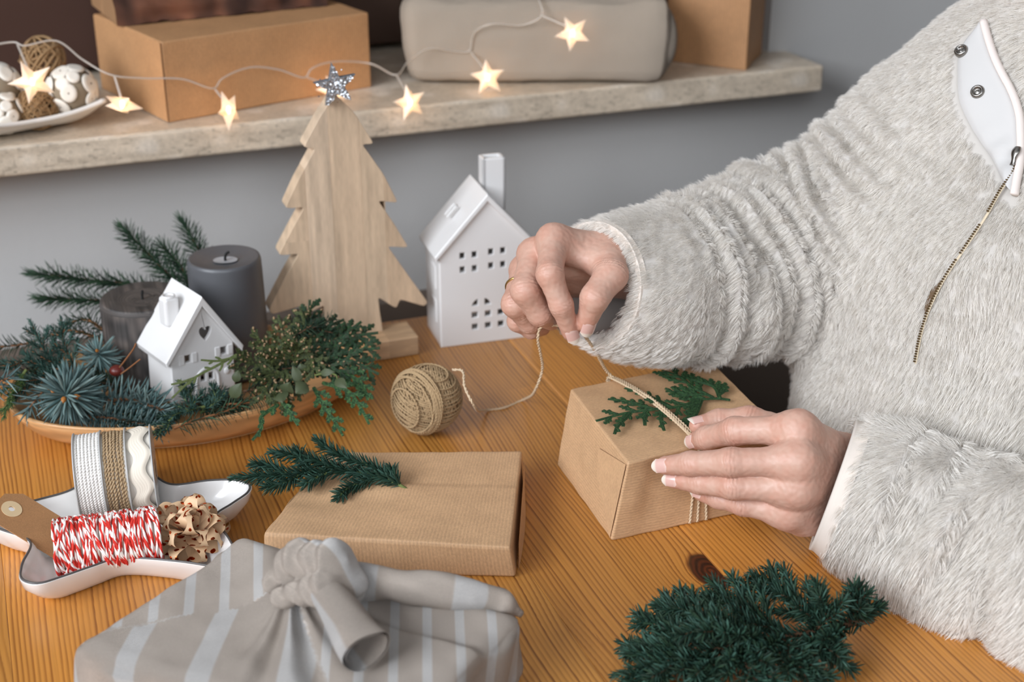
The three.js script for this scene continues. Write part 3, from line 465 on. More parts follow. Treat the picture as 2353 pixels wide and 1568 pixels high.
{
  const t = thing('ceramic_house', [0.123, 0.02, -1.052], 'small white ceramic cottage with heart cut-out nestled among the greenery', 'house ornament');
  t.rotation.set(-0.02, 0.3, -0.04);
  const w = 0.0535, H = w / 2, ev = 0.042, rd = 0.079, d = 0.042, holes = [], heart = new THREE.Path(), hx = 0.0035, hy = 0.054, s = 0.0052;
  heart.moveTo(hx, hy - s * 1.1); heart.bezierCurveTo(hx - s * 1.3, hy, hx - s * 1.1, hy + s * 1.05, hx - s * 0.5, hy + s * 1.05); heart.bezierCurveTo(hx - s * 0.15, hy + s * 1.05, hx, hy + s * 0.8, hx, hy + s * 0.55); heart.bezierCurveTo(hx, hy + s * 0.8, hx + s * 0.15, hy + s * 1.05, hx + s * 0.5, hy + s * 1.05); heart.bezierCurveTo(hx + s * 1.1, hy + s * 1.05, hx + s * 1.3, hy, hx, hy - s * 1.1); holes.push(heart);
  for (const x of [-0.0125, 0.0185]) holes.push(holeRect(x, 0.036, 0.005, 0.0062));
  holes.push(holeRect(-0.0185, 0.014, 0.0042, 0.008)); for (const x of [-0.0005, 0.0065]) holes.push(holeRect(x, 0.017, 0.0042, 0.0062));
  const pts = [[-H, 0], [H, 0], [H, ev], [0, rd], [-H, ev]];
  const front = wallWithHoles(w, pts, holes, 0.003); front.translate(0, 0, d / 2 - 0.003);
  const back = wallWithHoles(w, pts, [], 0.003); back.translate(0, 0, -d / 2);
  const side = (q) => { const g = wallWithHoles(d, [[-d / 2, 0], [d / 2, 0], [d / 2, ev], [-d / 2, ev]], [], 0.003); g.rotateY(Math.PI / 2); g.translate(q > 0 ? H - 0.003 : -H, 0, 0); return g; };
  local(t, 'walls', [front, back, side(-1), side(1)], porcelain);
  const shut = []; for (const x of [-0.0125, 0.0185]) for (const q of [-1, 1]) shut.push(rbox(0.0045, 0.0085, 0.0016, 0.0007, 2).translate(x + q * 0.0055, 0.036, d / 2 + 0.0006));
  local(t, 'shutter', shut, porcelain);
  const arch = []; for (let i = 0; i <= 12; i++) { const a = Math.PI * i / 12; arch.push([0.003 - Math.cos(a) * 0.0095, 0.015 + Math.sin(a) * 0.0095, d / 2 + 0.0004]); }
  local(t, 'door_arch', tube([[-0.0065, 0, d / 2 + 0.0004], ...arch, [0.0125, 0, d / 2 + 0.0004]], 0.0014, 40, 6), porcelain);
  const hatch = nets((x, y, z) => cap([0.0205, 0.018, d / 2], [0.0205, 0.0185, d / 2], 0.0032, 0.0032)(x, y, z * 1.6 - d / 2 * 0.6), [0.016, 0.013, d / 2 - 0.004], [0.025, 0.024, d / 2 + 0.004], 0.0006);
  local(t, 'round_window', hatch, porcelain);
  local(t, 'roof', gableRoof(H, ev, rd, -d / 2 - 0.005, d / 2 + 0.005, 0.0055, 0.0046), porcelain);
  const cm = local(t, 'chimney', [rbox(0.0125, 0.024, 0.0125, 0.003, 4).translate(-0.0165, 0.0715, 0.002), new THREE.TorusGeometry(0.0045, 0.0011, 8, 20).rotateX(Math.PI / 2).translate(-0.0165, 0.0835, 0.002)], porcelain);
}
// ---------------------------------------------------------------- candles and wooden dish
{
  const wood = phys(0xffffff, 0.42, { map: tex(512, 256, (x, y) => { const u = x / 512, v = y / 256, a = L8[4](u * 0.5, v * 0.25) - 0.5, b = L8[2](u, v) - 0.5, k = Math.sin((v * 9 + 1.2 * L8[1](u, v)) * 6.283), g = 1 + 0.1 * a + 0.1 * b + 0.05 * k; return [206 * g, 158 * g, 108 * g]; }), clearcoat: 0.2 });
  const t = thing('wooden_dish', [0.128, 0, -1.06], 'shallow oval wooden dish filled with fir sprigs, candles and a ceramic cottage', 'dish');
  const prof = [[0, 0.006], [0.7, 0.0075], [0.86, 0.016], [0.955, 0.0285], [0.975, 0.0308], [0.995, 0.031], [1.0, 0.029], [0.985, 0.0235], [0.9, 0.0095], [0.78, 0.0012], [0.7, 0], [0, 0]];
  const rx = 0.147, rz = 0.087, pts = prof.map((p) => new THREE.Vector2(p[0], p[1])), sp = new THREE.SplineCurve(pts), N = 60;
  const g = sheet(96, N, (u, v) => { const q = sp.getPoint(v), a = -u * Math.PI * 2, wob = 1 + 0.012 * Math.sin(a * 3 + 1) + 0.01 * Math.sin(a * 5); return [Math.cos(a) * q.x * rx * wob, Math.max(0, q.y * (1 + 0.06 * Math.sin(a * 2 + 0.6))), Math.sin(a) * q.x * rz * wob]; }, 3, 1.4, null, true);
  local(t, 'dish_body', g, wood);
}
{
  const wax = phys(0x56575a, 0.42, { clearcoat: 0.15, clearcoatRoughness: 0.4 }), c = [0.165, 0.0078, -1.104], t = thing('pillar_candle', c, 'tall dark grey pillar candle with a pale melted pool around its wick', 'candle');
  local(t, 'wax', lathe([[0, 0], [0.0312, 0], [0.0318, 0.002], [0.0305, 0.09], [0.0302, 0.0985], [0.0292, 0.1012], [0.0275, 0.1016], [0.02, 0.0992], [0.01, 0.0975], [0, 0.0972]], 64), wax);
  local(t, 'melted_pool', sheet(40, 4, (u, v) => { const a = -u * 6.2832, r = v * (0.0088 + 0.0012 * Math.sin(a * 2 + 1)); return [Math.cos(a) * r + 0.001, 0.0982 + 0.0006 * v * v, Math.sin(a) * r]; }, 1, 1), std(0xa8a9ac, 0.4), { label: 'pale grey pool of set wax' });
  local(t, 'wick', tube([[0.001, 0.097, 0], [0.001, 0.101, 0.0004], [0.0022, 0.1045, 0.0012], [0.0042, 0.106, 0.002]], 0.0011, 12, 7), std(0x1a1817, 0.95));
  const s = [0.0965, 0.0078, -1.106], q = thing('pillar_candle', s, 'short grey-brown marbled pillar candle half hidden behind the white cottage', 'candle');
  const streak = tex(256, 256, (x, y) => { const u = x / 256, v = y / 256, a = L8[4](u, v * 0.125), b = L8[2](u, v), k = 0.8 + 0.35 * (a - 0.5) + 0.4 * (b - 0.5); return [lerp(76, 96, b) * k + 8, lerp(72, 86, b) * k + 8, lerp(70, 80, b) * k + 8]; });
  const g = lathe([[0, 0], [0.0345, 0], [0.035, 0.002], [0.0346, 0.071], [0.0338, 0.0745], [0.0322, 0.0758], [0.02, 0.0748], [0.008, 0.0735], [0, 0.0732]], 64), p = g.attributes.position, uv = g.attributes.uv;
  for (let i = 0; i < p.count; i++) if (p.getY(i) > 0.0735) uv.setXY(i, p.getX(i) * 12, p.getZ(i) * 3); else uv.setXY(i, uv.getX(i) * 2, p.getY(i) * 8);
  local(q, 'wax', g, phys(0xffffff, 0.55, { map: streak, bumpMap: streak, bumpScale: 0.0004 })); 
  local(q, 'wick', tube([[0, 0.073, 0], [0, 0.077, 0.0003], [0.0006, 0.081, 0.0008]], 0.001, 8, 7), std(0x1a1817, 0.95));
}
// ---------------------------------------------------------------- brown paper gifts on the table
{ // the gift being tied
  const t = thing('wrapped_gift', [0.43, 0, -0.81], 'small brown paper gift box being tied with jute twine by both hands', 'gift');
  const C = [[0.364, 0, -0.863], [0.5, 0, -0.866], [0.501, 0, -0.752], [0.359, 0, -0.752], [0.376, 0.0605, -0.8675], [0.4965, 0.061, -0.8735], [0.49, 0.0605, -0.762], [0.369, 0.06, -0.751]];
  const g = onto(rbox(0.13, 0.06, 0.113, 0.0016, 22, (p, n) => { const k = noise(p.x * 60, p.y * 60, p.z * 60) * 0.0006; p.addScaledVector(n, k); if (n.z > 0.6) { const dx = p.x + 0.05, dy = p.y - 0.004; p.z += 0.0022 * Math.exp(-(dx * dx * 9000 + dy * dy * 1500)) - 0.002 * Math.exp(-((dx - 0.007) * (dx - 0.007) * 20000 + dy * dy * 1500)); } }), 0.13, 0.06, 0.113, C);
  part(t, 'wrapping', g, kraft(14, Math.PI / 2));
  // folded end flap lying on the left side: its free edges stand a little proud
  const L = (s, y) => { const x = lerp(lerp(0.364, 0.359, s), lerp(0.376, 0.369, s), y), z = lerp(lerp(-0.863, -0.752, s), lerp(-0.8675, -0.751, s), y); return [x - 0.0009, y * 0.06, z]; };
  const flap = (pts, k) => { const q = pts.map(([s, y, o]) => { const a = L(s, y); a[0] -= o ?? 0; return a; }); return geoOf(q.flat(), q.length === 4 ? [0, 1, 2, 0, 2, 3, 0, 2, 1, 0, 3, 2].slice(0, 6) : [0, 1, 2], q.map((a) => [a[2], a[1]]).flat()); };
  const dbl = kraft(14, 0); dbl.side = THREE.DoubleSide;
  part(t, 'paper_flap', flap([[0.99, 0.97], [0.6, 0.8, 0.0009], [0.66, 0.5, 0.0012], [0.985, 0.02]]), dbl);
}
{ // flat gift
  const t = thing('wrapped_gift', [0.23, 0, -0.81], 'flat brown paper gift with a green juniper sprig tucked into its wrapping', 'gift');
  const C = [[0.199, 0, -0.902], [0.337, 0, -0.862], [0.2815, 0, -0.733], [0.128, 0, -0.802], [0.197, 0.0255, -0.9], [0.331, 0.0255, -0.851], [0.277, 0.0255, -0.731], [0.13, 0.0255, -0.806]];
  const fold = (x, z) => 0.0006 * noise(x * 50, 3, z * 50);
  const g = onto(rbox(0.14, 0.026, 0.13, 0.0022, 44, (p, n) => {
    p.addScaledVector(n, fold(p.x, p.z));
    if (n.y > 0.6) { // overlapping sheet: a step along a curved line, and a dent where the sprig goes in
      const e = p.z + 0.012 + 0.15 * (p.x - 0.02) * (p.x - 0.02) * (p.x < 0.02 ? 14 : 1); p.y += 0.0009 * sstep(-0.0006, 0.0006, e) - 0.0004;
      p.y -= 0.0028 * Math.exp(-((p.x + 0.058) ** 2 * 2200 + (p.z - 0.012) ** 2 * 6000)); p.y += 0.0022 * Math.exp(-((p.x + 0.012) ** 2 * 2500 + (p.z + 0.004) ** 2 * 9000));
    }
    if (n.x < -0.5) p.x += 0.0012 * noise(p.z * 60, p.y * 40, 2);
  }), 0.14, 0.026, 0.13, C);
  part(t, 'wrapping', g, kraft(14, 0));
  // loose end flap on the right side
  const e = (s, y, o) => [lerp(0.337, 0.2815, s) + o, y, lerp(-0.862, -0.733, s) + o * 0.4];
  const f = sheet(16, 3, (u, v) => e(0.15 + 0.8 * u, 0.001 + 0.022 * v, 0.0012 + 0.0022 * Math.sin(u * Math.PI) * (1 - v)), 0.12, 0.025); const m = kraft(14, 0); m.side = THREE.DoubleSide;
  part(t, 'paper_flap', f, m);
}
// ---------------------------------------------------------------- twine
const jute = std(0xb0946f, 0.92), juteLight = std(0xcdb596, 0.92);
{
  const c = new THREE.Vector3(0.2905, 0.0285, -0.951), t = thing('twine_ball', [c.x, 0, c.z], 'ball of brown jute twine on the table with a loose strand running to the hand', 'twine');
  const r = rng(21), R = 0.0262, out = [];
  part(t, 'core', new THREE.SphereGeometry(R * 0.93, 28, 20).translate(c.x, c.y, c.z), jute);
  const loop = (ax, off, R2, th) => { ax.normalize(); const a = new THREE.Vector3(0.3, 0.9, 0.2).cross(ax).normalize(), b = ax.clone().cross(a), rr = Math.sqrt(Math.max(1e-6, R2 * R2 - off * off)), pts = []; const ph = r() * 6, wv = 0.03 * r(); for (let k = 0; k < 20; k++) { const s = k / 20 * Math.PI * 2, o = off + wv * R2 * Math.sin(s + ph), q = Math.sqrt(Math.max(1e-6, R2 * R2 - o * o)); pts.push(a.clone().multiplyScalar(Math.cos(s) * q).addScaledVector(b, Math.sin(s) * q).addScaledVector(ax, o).add(c)); } out.push(...cord(pts, th, 60, { closed: true, plies: 2, pitch: 0.006, rad: 4 })); };
  // under layers in many directions, then a band of even turns, then upright loops on the left
  for (let i = 0; i < 26; i++) loop(new THREE.Vector3(r() - 0.5, r() - 0.5, r() - 0.5), (r() - 0.5) * R * 1.2, R * 0.985, 0.0009);
  for (let i = 0; i < 26; i++) loop(new THREE.Vector3(0.9 + 0.05 * (r() - 0.5), 0.3, 0.25), lerp(-0.6, 0.95, i / 25) * R, R * 0.99, 0.0008);
  for (let i = 0; i < 17; i++) loop(new THREE.Vector3(0.2 + 0.04 * (r() - 0.5), 0.95, 0.25 + 0.06 * (r() - 0.5)), lerp(-0.93, 0.93, i / 16 + 0.015 * (r() - 0.5)) * R, R * 1.03, 0.00085);
  for (let i = 0; i < 11; i++) loop(new THREE.Vector3(-0.86 - 0.2 * r(), 0.05 + 0.22 * (r() - 0.5), 0.5 + 0.22 * (r() - 0.5)), R * (0.42 + 0.5 * r()), R * 1.09, 0.0011);
  part(t, 'winding', out, jute);
  const strand = [[0.3019, 0.0643, -0.922], [0.3072, 0.0659, -0.9149], [0.3029, 0.0612, -0.8966], [0.3049, 0.0531, -0.886], [0.3459, 0.001, -0.9649], [0.3601, 0.001, -0.9645], [0.3782, 0.001, -0.9719], [0.3593, 0.0517, -0.8941], [0.3605, 0.0708, -0.8853], [0.3525, 0.0938, -0.8702], [0.348, 0.1079, -0.8635], [0.3492, 0.1178, -0.8608], [0.3566, 0.1213, -0.8526], [0.363, 0.1243, -0.8399]];
  part(t, 'loose_strand', cord(strand, 0.00125, 160, { plies: 2, pitch: 0.007 }), juteLight);
}
{
  const t = thing('jute_string', [0.424, 0, -0.8], 'taut jute twine looped around the gift and held between both hands', 'twine');
  const hands = [0.3676, 0.1255, -0.8352], edge = [0.4105, 0.0622, -0.8705], pinch = [0.424, 0.0635, -0.7595], low = [0.4255, 0.03, -0.7532], foot = [0.424, 0.0012, -0.7505];
  const run = (o, a, up) => [[hands[0] + 0, hands[1], hands[2]], [lerp(hands[0], edge[0], 0.5) + o * 0.5, lerp(hands[1], edge[1], 0.5) + up, lerp(hands[2], edge[2], 0.5)], [edge[0] + o, edge[1] + up, edge[2]], [lerp(edge[0], pinch[0], 0.5) + o * 1.3, 0.0678 + up, lerp(edge[2], pinch[2], 0.5)], [pinch[0] + o * 0.6, pinch[1], pinch[2]]];
  part(t, 'strand', cord(run(0, 0, 0.0016), 0.0014, 110, { pitch: 0.006 }), juteLight);
  // two turns lie on the box and go down its front and back
  const round = (o, f) => [[edge[0] + o * 0.3, 0.002, -0.868], [edge[0] + o * 0.4, 0.03, -0.8715], [edge[0] + o * 0.7, 0.0605, -0.8745], [edge[0] + o + 0.0005, 0.0628, -0.869], [lerp(edge[0], pinch[0], 0.5) + o * 1.2, 0.0682, -0.815], [pinch[0] + o, 0.0628, -0.762], [pinch[0] + 0.001 + o + f * 0.3, 0.0575, -0.7535], [low[0] + f * 0.7, low[1], low[2]], [foot[0] + f, foot[1] + 0.0006, foot[2]]];
  part(t, 'strand', cord(round(0.0016, -0.0055), 0.0011, 150, { pitch: 0.006 }), juteLight);
  part(t, 'strand', cord(round(-0.0012, 0.0005), 0.0011, 150, { pitch: 0.006 }), juteLight);
  part(t, 'strand', cord(round(0.0003, 0.0075), 0.0011, 150, { pitch: 0.006 }), juteLight);
}
// ---------------------------------------------------------------- star dish and what lies in it
{
  const rimPx = [[0.1097, 0.022, -0.8949], [0.1265, 0.0225, -0.8883], [0.1353, 0.023, -0.8775], [0.133, 0.023, -0.8674], [0.1193, 0.022, -0.8568], [0.1057, 0.021, -0.8466], [0.1091, 0.022, -0.812], [0.1103, 0.023, -0.779], [0.106, 0.023, -0.7721], [0.095, 0.022, -0.7811], [0.074, 0.021, -0.7976], [0.0371, 0.021, -0.8154], [0.0182, 0.022, -0.8102], [0.0016, 0.0225, -0.8047], [-0.0146, 0.023, -0.8013], [-0.0235, 0.023, -0.8098], [-0.0228, 0.0225, -0.8277], [-0.0161, 0.021, -0.8578], [-0.0331, 0.022, -0.8781], [-0.0457, 0.023, -0.8923], [-0.0443, 0.023, -0.9037], [-0.0087, 0.022, -0.9104], [0.0168, 0.021, -0.919], [0.0337, 0.022, -0.9384], [0.0522, 0.023, -0.957], [0.0616, 0.023, -0.952], [0.0719, 0.022, -0.9239], [0.0838, 0.021, -0.9007]];
  const c = [0.0437, 0.01, -0.8777], t = thing('star_dish', [c[0], 0, c[2]], 'white star-shaped ceramic dish with thin grey rim holding ribbons, twine and a bow', 'dish');
  const curve = new THREE.CatmullRomCurve3(rimPx.map((p) => new THREE.Vector3(p[0] - c[0], p[1], p[2] - c[2])), true, 'centripetal'), M = 220, R = curve.getSpacedPoints(M);
  const prof = [[0, 0.0045], [0.45, 0.0045], [0.72, 0.0052], [0.84, 0.009], [0.93, 0.0165], [0.972, 0.0985], [1, 0.1], [1.004, 0.099], [0.985, 0.0155], [0.9, 0.0062], [0.83, 0.0016], [0.8, 0], [0, 0]];
  const g = sheet(M, prof.length - 1, (u, v) => { const k = prof[Math.round(v * (prof.length - 1))], q = R[Math.round(u * M) % M], y = k[1] > 0.09 ? q.y - (0.1 - k[1]) * 0.5 : k[1]; return [q.x * k[0], y, q.z * k[0]]; }, 1, 1, null, true);
  const ix = g.index.array; { const A = new THREE.Vector3(); A.fromBufferAttribute(g.attributes.normal, 10); if (A.y < 0) { for (let i = 0; i < ix.length; i += 3) { const k = ix[i]; ix[i] = ix[i + 1]; ix[i + 1] = k; } g.computeVertexNormals(); smooth(g); } }
  local(t, 'dish_body', g, phys(0xece8e4, 0.2, { clearcoat: 0.6, clearcoatRoughness: 0.1 }));
  local(t, 'rim_line', tube(R.slice(0, M).filter((_, i) => i % 2 === 0).map((q) => [q.x * 0.987, q.y + 0.0002, q.z * 0.987]), 0.0008, 330, 6, true), phys(0x54504e, 0.3), { label: 'thin dark grey painted rim' });
}
{ // triple spool of cords
  const c = [0.0475, 0.037, -0.9018], t = thing('cord_spool', c, 'clear three-part spool with white cord, brown jute cord and cream wavy ribbon', 'spool');
  t.rotation.set(0, -0.12, 0.015); t.rotateX(-0.06);
  const plastic = phys(0xdcdcda, 0.25, { transmission: 0.35, thickness: 0 }), W = 0.0515, q = rng(6);
  for (let i = 0; i < 4; i++) local(t, 'flange', lathe([[0.007, -0.0006], [0.0308, -0.0006], [0.0311, 0], [0.0308, 0.0006], [0.007, 0.0006]], 48).rotateZ(Math.PI / 2).translate(-W / 2 + [0, 0.0178, 0.0345, 0.0515][i], 0, 0), plastic);
  local(t, 'core', new THREE.CylinderGeometry(0.0279, 0.0279, W - 0.001, 40).rotateZ(Math.PI / 2), std(0xd9d2c6, 0.9));
  const ring = (x, r, th, n, plies, pitch, jit) => { const pts = []; for (let k = 0; k < 26; k++) { const s = k / 26 * Math.PI * 2; pts.push([x + jit * (q() - 0.5), Math.cos(s) * (r + jit * (q() - 0.5)), Math.sin(s) * (r + jit * (q() - 0.5))]); } return cord(pts, th, n, { closed: true, plies, pitch, rad: 5 }); };
  const white = [], brown = [], fuzz = [];
  for (let i = 0; i < 7; i++) white.push(...ring(-W / 2 + 0.0018 + i * 0.00238, 0.0285, 0.0014, 150, 3, 0.006, 0.0002));
  for (let i = 0; i < 6; i++) brown.push(...ring(-W / 2 + 0.0205 + i * 0.0023, 0.0283 + 0.0008 * (q() - 0.5), 0.0013, 150, 2, 0.006, 0.0006));
  local(t, 'white_cord', white, std(0xe8e4de, 0.9)); const jb = local(t, 'jute_cord', brown, std(0xb09674, 0.95));
  for (let i = 0; i < 160; i++) { const s = q() * 6.283, x = -W / 2 + 0.0195 + q() * 0.0135, r = 0.0292, L = 0.002 + 0.004 * q(), o = 0.7 * (q() - 0.5); fuzz.push(tube([[x, Math.cos(s) * r, Math.sin(s) * r], [x + 0.001 * (q() - 0.5), Math.cos(s + o * 0.1) * (r + L * 0.5), Math.sin(s + o * 0.1) * (r + L * 0.5)], [x + 0.004 * (q() - 0.5), Math.cos(s + o * 0.3) * (r + L * 0.8), Math.sin(s + o * 0.3) * (r + L * 0.8)]], 0.00009, 3, 3)); }
  local(jb, 'loose_fibres', fuzz, std(0xb09674, 0.95), { kind: 'stuff' });
  const rick = []; for (let k = 0; k < 5; k++) rick.push(sheet(160, 6, (u, v) => { const s = u * Math.PI * 2, x = W / 2 - 0.0085 + 0.0021 * Math.sin(s * 8 + k * 0.22 + 1) + (k - 2) * 0.0016 + (v - 0.5) * 0.0055, r = 0.0284 + 0.0009 * Math.sin(v * 3.14) + 0.0003 * k; return [x, Math.cos(s) * r, Math.sin(s) * r]; }));
  local(t, 'wavy_ribbon', rick, new THREE.MeshStandardMaterial({ color: 0xe8ddcc, roughness: 0.9, side: THREE.DoubleSide }));
}
{ // red and white twine
  const A = v3([0.0009, 0.0265, -0.8355]), B = v3([0.0654, 0.0265, -0.8284]), mid = A.clone().add(B).multiplyScalar(0.5), L = A.distanceTo(B), t = thing('twine_spool', mid.toArray(), 'spool of red and white bakers twine lying in the star dish', 'spool');
  t.quaternion.setFromUnitVectors(new THREE.Vector3(1, 0, 0), B.clone().sub(A).normalize());
  const q = rng(41), R = 0.0168, stripe = tex(64, 64, (x, y) => { const f = ((x / 64 + y / 64) % 1), k = L8[4](x / 64, y / 64) - 0.5; return f < 0.52 ? [206 + 30 * k, 46 + 30 * k, 34 + 20 * k] : [244 + 16 * k, 236 + 16 * k, 230 + 16 * k]; });
  stripe.repeat.set(1 / 0.014, 1);
  const cords = [];
  for (let i = 0; i < 92; i++) {
    const lay = i < 40 ? 0 : 1, x = lerp(-L / 2, L / 2, lay ? (i - 40 + q()) / 52 : (i + 0.5) / 40), tilt = (lay ? (q() < 0.5 ? -1 : 1) * (0.16 + 0.3 * q()) : 0.12 * (q() - 0.5)), ph = q() * 6.28, r = R + (lay ? 0.0009 + 0.0008 * q() : 0), pts = [];
    for (let k = 0; k < 28; k++) { const s = k / 28 * Math.PI * 2; pts.push([clamp(x + Math.sin(s + ph) * tilt * R, -L / 2 - 0.0005, L / 2 + 0.0005), Math.cos(s) * r, Math.sin(s) * r]); }
    const cg = tube(pts, 0.00095, 72, 6, true), cu = cg.attributes.uv, off = q(); for (let k = 0; k < cu.count; k++) cu.setXY(k, cu.getX(k) + off * 0.02, cu.getY(k)); cords.push(cg);
  }
  local(t, 'winding', cords, std(0xffffff, 0.85, { map: stripe, bumpMap: stripe, bumpScale: 0.0002 }));
  local(t, 'core', lathe([[0.006, -L / 2 - 0.001], [0.0155, -L / 2 + 0.001], [0.0155, L / 2 - 0.001], [0.006, L / 2 + 0.001]], 32).rotateZ(-Math.PI / 2), std(0xd8cdbd, 0.9));
}
{ // ribbon bow with copper dots
  const c = [0.0859, 0.024, -0.8335], t = thing('gift_bow', [c[0], 0.006, c[2]], 'kraft paper ribbon bow with shiny copper dots in the star dish', 'bow'), q = rng(17);
  const W = 64, dots = (x, y) => { const u = x / W * 2 % 1, v = y / W * 2 % 1, o = (Math.floor(x / W * 2) % 2) ? 0.5 : 0, d = Math.hypot(u - 0.5, ((v + o) % 1) - 0.5); return d < 0.2; };
  const map = tex(W, W, (x, y) => dots(x, y) ? [196, 84, 44] : [213, 178, 140]), met = tex(W, W, (x, y) => dots(x, y) ? [255, 70, 255] : [255, 170, 0], false);
  const mat = std(0xffffff, 0.8, { map: repeat(map, 1 / 0.021, 1 / 0.021), metalnessMap: repeat(met, 1 / 0.021, 1 / 0.021), roughnessMap: repeat(met, 1 / 0.021, 1 / 0.021), metalness: 1, side: THREE.DoubleSide });
  const loop = (L, H, W2) => { // a strap of ribbon: out to a pinched tip and back
    const lean = 0.3 * (q() - 0.5);
    return sheet(30, 4, (u, v) => { const s = u * 2 - 1, k = Math.abs(s), w = W2 * (0.22 + 0.78 * Math.min(1, k * 2.1)) * (1 - 0.35 * sstep(0.75, 1, k)); return [L * (1 - Math.pow(k, 1.6)), Math.sign(s) * H * 2.3 * Math.pow(k, 0.62) * (1 - k), (v - 0.5) * w + lean * L * (1 - k) * (s > 0 ? 0.35 : -0.35)]; }, L * 2.5, W2);
  };
  [[8, 0.2, 0.0265, 0.004], [7, 0.62, 0.0265, 0.007], [5, 1.0, 0.0245, 0.009], [2, 1.35, 0.021, 0.011]].forEach(([n, a, L, y], k) => { for (let i = 0; i < n; i++) local(t, 'loop', loop(L * (0.9 + 0.2 * q()), 0.0068 + 0.002 * q(), 0.0125).rotateX(0.9 * (q() - 0.5)).rotateZ(a + 0.16 * (q() - 0.5)).rotateY(i / n * Math.PI * 2 + k * 0.41 + 0.2 * q()).translate(0, y, 0), mat); });
  t.rotation.set(0.22, 0, 0.05); t.position.y = 0.012;
}
{ // kraft tag
  const E = v3([-0.0241, 0.0325, -0.8842]), a = v3([-0.0014, 0.0175, -0.8684]).sub(E), n = new THREE.Vector3(), b = v3([-0.0131, 0.034, -0.8962]).sub(v3([-0.0319, 0.03, -0.868])); const La = 0.06, hw = 0.0165; a.normalize(); n.crossVectors(b, a).normalize(); if (n.y < 0) n.negate(); b.crossVectors(n, a);
  const t = thing('gift_tag', E.toArray(), 'brown kraft gift tag with pale reinforced eyelet leaning in the star dish', 'tag'), s = new THREE.Shape(), x0 = -0.011;
  [[x0, -hw * 0.5], [x0, hw * 0.5], [x0 + 0.009, hw], [La - 0.01, hw], [La - 0.01, -hw], [x0 + 0.009, -hw]].forEach((p, i) => s[i ? 'lineTo' : 'moveTo'](p[0], p[1])); s.closePath();
  const hole = new THREE.Path(); hole.absarc(0, 0, 0.0022, 0, Math.PI * 2); s.holes.push(hole);
  const m = new THREE.Matrix4().makeBasis(a, b.clone().multiplyScalar(1), n.clone().multiplyScalar(a.clone().cross(b).dot(n) > 0 ? 1 : -1));
  const fleck = rng(5), card = tex(256, 256, (x, y) => { const k = fleck(), g = 1 + 0.16 * (L8[5](x / 256, y / 256) - 0.5) + 0.08 * (cloudy(x / 256, y / 256) - 0.5) - (k > 0.99 ? 0.15 : 0); return [168 * g, 122 * g, 80 * g]; });
  const g = new THREE.ExtrudeGeometry(s, { depth: 0.0007, bevelEnabled: false, curveSegments: 24 }).applyMatrix4(m);
  local(t, 'card', g, new THREE.MeshStandardMaterial({ color: 0xffffff, roughness: 0.85, map: repeat(card, 30, 30), side: THREE.DoubleSide }));
  const r = new THREE.Shape(); r.absarc(0, 0, 0.0068, 0, Math.PI * 2); const h2 = new THREE.Path(); h2.absarc(0, 0, 0.0021, 0, Math.PI * 2); r.holes.push(h2);
  const flip = a.clone().cross(b).dot(n) > 0 ? 0.0004 : -0.0004;
  local(t, 'eyelet', new THREE.ExtrudeGeometry(r, { depth: 0.0006, bevelEnabled: false, curveSegments: 24 }).translate(0, 0, flip > 0 ? 0.0004 : -0.0003).applyMatrix4(m), new THREE.MeshStandardMaterial({ color: 0xd9bd94, roughness: 0.8, side: THREE.DoubleSide }), { label: 'pale paper ring round the hole' });
}
